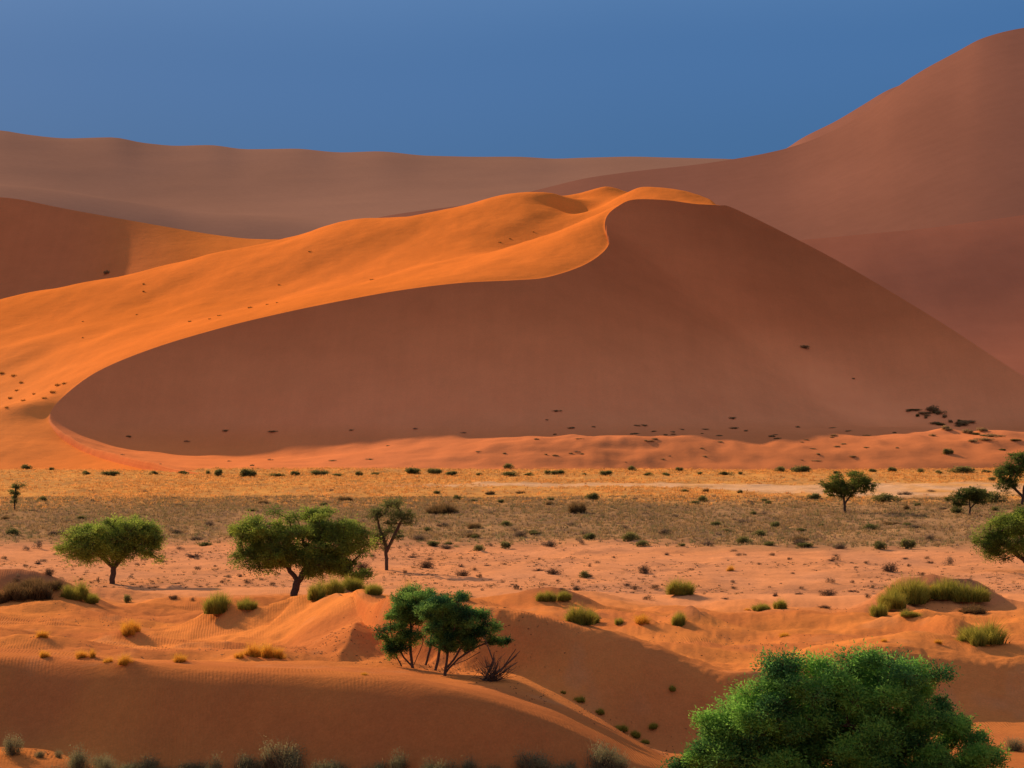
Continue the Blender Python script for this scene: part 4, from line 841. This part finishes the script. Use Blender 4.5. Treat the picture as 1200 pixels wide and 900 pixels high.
cover('brown_grass', 42000, 312, 452, lambda x, y: sstep(310, 336, y + fbm(x*.03, y*.012, 4)*40)*patch(x, y)**.8, .34, .055, [(.28, .18, .085), (.38, .24, .11), (.24, .18, .09), (.42, .26, .12), (.22, .19, .085), (.34, .22, .14)], 'sparse brown and grey-green grass covering the middle plain', 31)
cover('golden_grass', 20000, 400, 606, lambda x, y: sstep(400, 455, y + fbm(x*.03, y*.012, 4)*60)*patch(x, y, .05, .02)*panmask(x, y), .34, .075, [(.76, .36, .10), (.66, .32, .10), (.82, .41, .13), (.52, .28, .10)], 'golden dry grass covering the far plain up to the great dune', 32)
cover('sand_stubble', 4500, 245, 318, lambda x, y: patch(x, y, .08, .06)**4*.8, .13, .035, [(.20, .12, .07), (.34, .20, .09), (.12, .08, .05)], 'thin scattered stubble on the bare pink sand', 33, bl=10)

# litter of twigs and seed pods on the near sand
rng = np.random.default_rng(55); B0 = [(wx(480, 142), 143, 5, 3.5), (wx(560, 142), 141, 4, 2.5), (wx(400, 150), 150, 5, 5), (wx(120, 150), 152, 7, 9), (wx(300, 150), 149, 6, 4), (wx(1100, 155), 160, 9, 9), (wx(900, 165), 170, 9, 12), (wx(60, 180), 185, 8, 12), (wx(1060, 220), 216, 7, 7), (wx(30, 118), 117, 4, 2), (wx(760, 150), 175, 10, 14), (wx(700, 133), 132, 4, 4)]
pos = []
for cx, cy, ax_, ay_ in B0:
    for _ in range(170):
        x, y = cx + rng.normal()*ax_*.6, cy + rng.normal()*ay_*.6
        if 114 < y < 232: pos.append(tuple(drop(x, y)))
P = np.array(pos); V, Fc = leaves(P + np.array([0, 0, .02]), .16, .3, rng, rng.normal(size=(len(P), 3))*np.array([1, 1, .12]))
lit = mesh_np('sand_litter', V, Fc, M_LEAF, np.repeat(mixc((.10, .055, .035), (.30, .17, .09), rng.random(len(P))), 4, 0))
tag(lit, 'scattered twigs and dry litter strewn over the near sand', 'litter', kind='stuff')

# ------------------------------------------------------------------ light, sky, camera
sd = bpy.data.lights.new('sun', 'SUN'); sd.energy = 5.0; sd.angle = math.radians(.6); sd.color = (1.12, .81, .49)
so = bpy.data.objects.new('sun', sd); C.objects.link(so)
dirv = Vector((-math.cos(SUN_E)*math.cos(SUN_A), math.cos(SUN_E)*math.sin(SUN_A), math.sin(SUN_E)))
so.rotation_euler = dirv.to_track_quat('Z', 'Y').to_euler(); so.location = dirv*500
w = bpy.data.worlds.new('World'); bpy.context.scene.world = w; w.use_nodes = True
N, L = w.node_tree.nodes, w.node_tree.links; N.clear()
out = N.new('ShaderNodeOutputWorld'); bg = N.new('ShaderNodeBackground'); bg.inputs[1].default_value = .1; L.new(bg.outputs[0], out.inputs[0])
sky = N.new('ShaderNodeTexSky'); sky.sky_type = 'NISHITA'; sky.sun_disc = False; sky.sun_elevation = SUN_E
sky.sun_rotation = math.atan2(dirv.x, dirv.y); sky.dust_density = 3
tc = N.new('ShaderNodeTexCoord'); sx = N.new('ShaderNodeSeparateXYZ'); L.new(tc.outputs['Generated'], sx.inputs[0])
ramp = N.new('ShaderNodeValToRGB'); cr = ramp.color_ramp; cr.interpolation = 'EASE'
stops = [(.0, (.036, .132, .295)), (.075, (.036, .137, .325)), (.115, (.044, .150, .360)), (.16, (.080, .200, .43)), (.34, (.20, .27, .38)), (.7, (.28, .29, .36))]
while len(cr.elements) < len(stops): cr.elements.new(.5)
for e, (p_, c_) in zip(cr.elements, stops): e.position = p_; e.color = (*c_, 1)
# slight sideways drift of the gradient, brighter towards the sun side
mx = N.new('ShaderNodeMath'); mx.operation = 'MULTIPLY_ADD'; mx.inputs[1].default_value = -.05; L.new(sx.outputs['X'], mx.inputs[0]); L.new(sx.outputs['Z'], mx.inputs[2])
nz = N.new('ShaderNodeTexNoise'); nz.inputs['Scale'].default_value = 5; nz.inputs['Detail'].default_value = 2; L.new(tc.outputs['Generated'], nz.inputs['Vector'])
m2 = N.new('ShaderNodeMath'); m2.operation = 'MULTIPLY_ADD'; m2.inputs[1].default_value = .03; L.new(nz.outputs[0], m2.inputs[0]); L.new(mx.outputs[0], m2.inputs[2])
m3 = N.new('ShaderNodeMath'); m3.operation = 'SUBTRACT'; m3.inputs[1].default_value = .015; L.new(m2.outputs[0], m3.inputs[0]); L.new(m3.outputs[0], ramp.inputs[0])
sc = N.new('ShaderNodeVectorMath'); sc.operation = 'SCALE'; sc.inputs['Scale'].default_value = 10; L.new(ramp.outputs[0], sc.inputs[0])
mix = N.new('ShaderNodeMix'); mix.data_type = 'RGBA'; mix.inputs['Factor'].default_value = .97
L.new(sky.outputs[0], mix.inputs[6]); L.new(sc.outputs[0], mix.inputs[7]); L.new(mix.outputs[2], bg.inputs[0])
cam = bpy.data.cameras.new('camera'); co = bpy.data.objects.new('camera', cam); C.objects.link(co)
cam.lens = 100; cam.sensor_width = 36; cam.clip_start = .5; cam.clip_end = 60000
co.location = (0, 0, CZ); co.rotation_euler = (math.pi/2, 0, 0); bpy.context.scene.camera = co
sc_ = bpy.context.scene; sc_.view_settings.view_transform = 'Standard'; sc_.view_settings.look = 'None'; sc_.view_settings.exposure = 0
sc_.render.resolution_x = 1024; sc_.render.resolution_y = 768
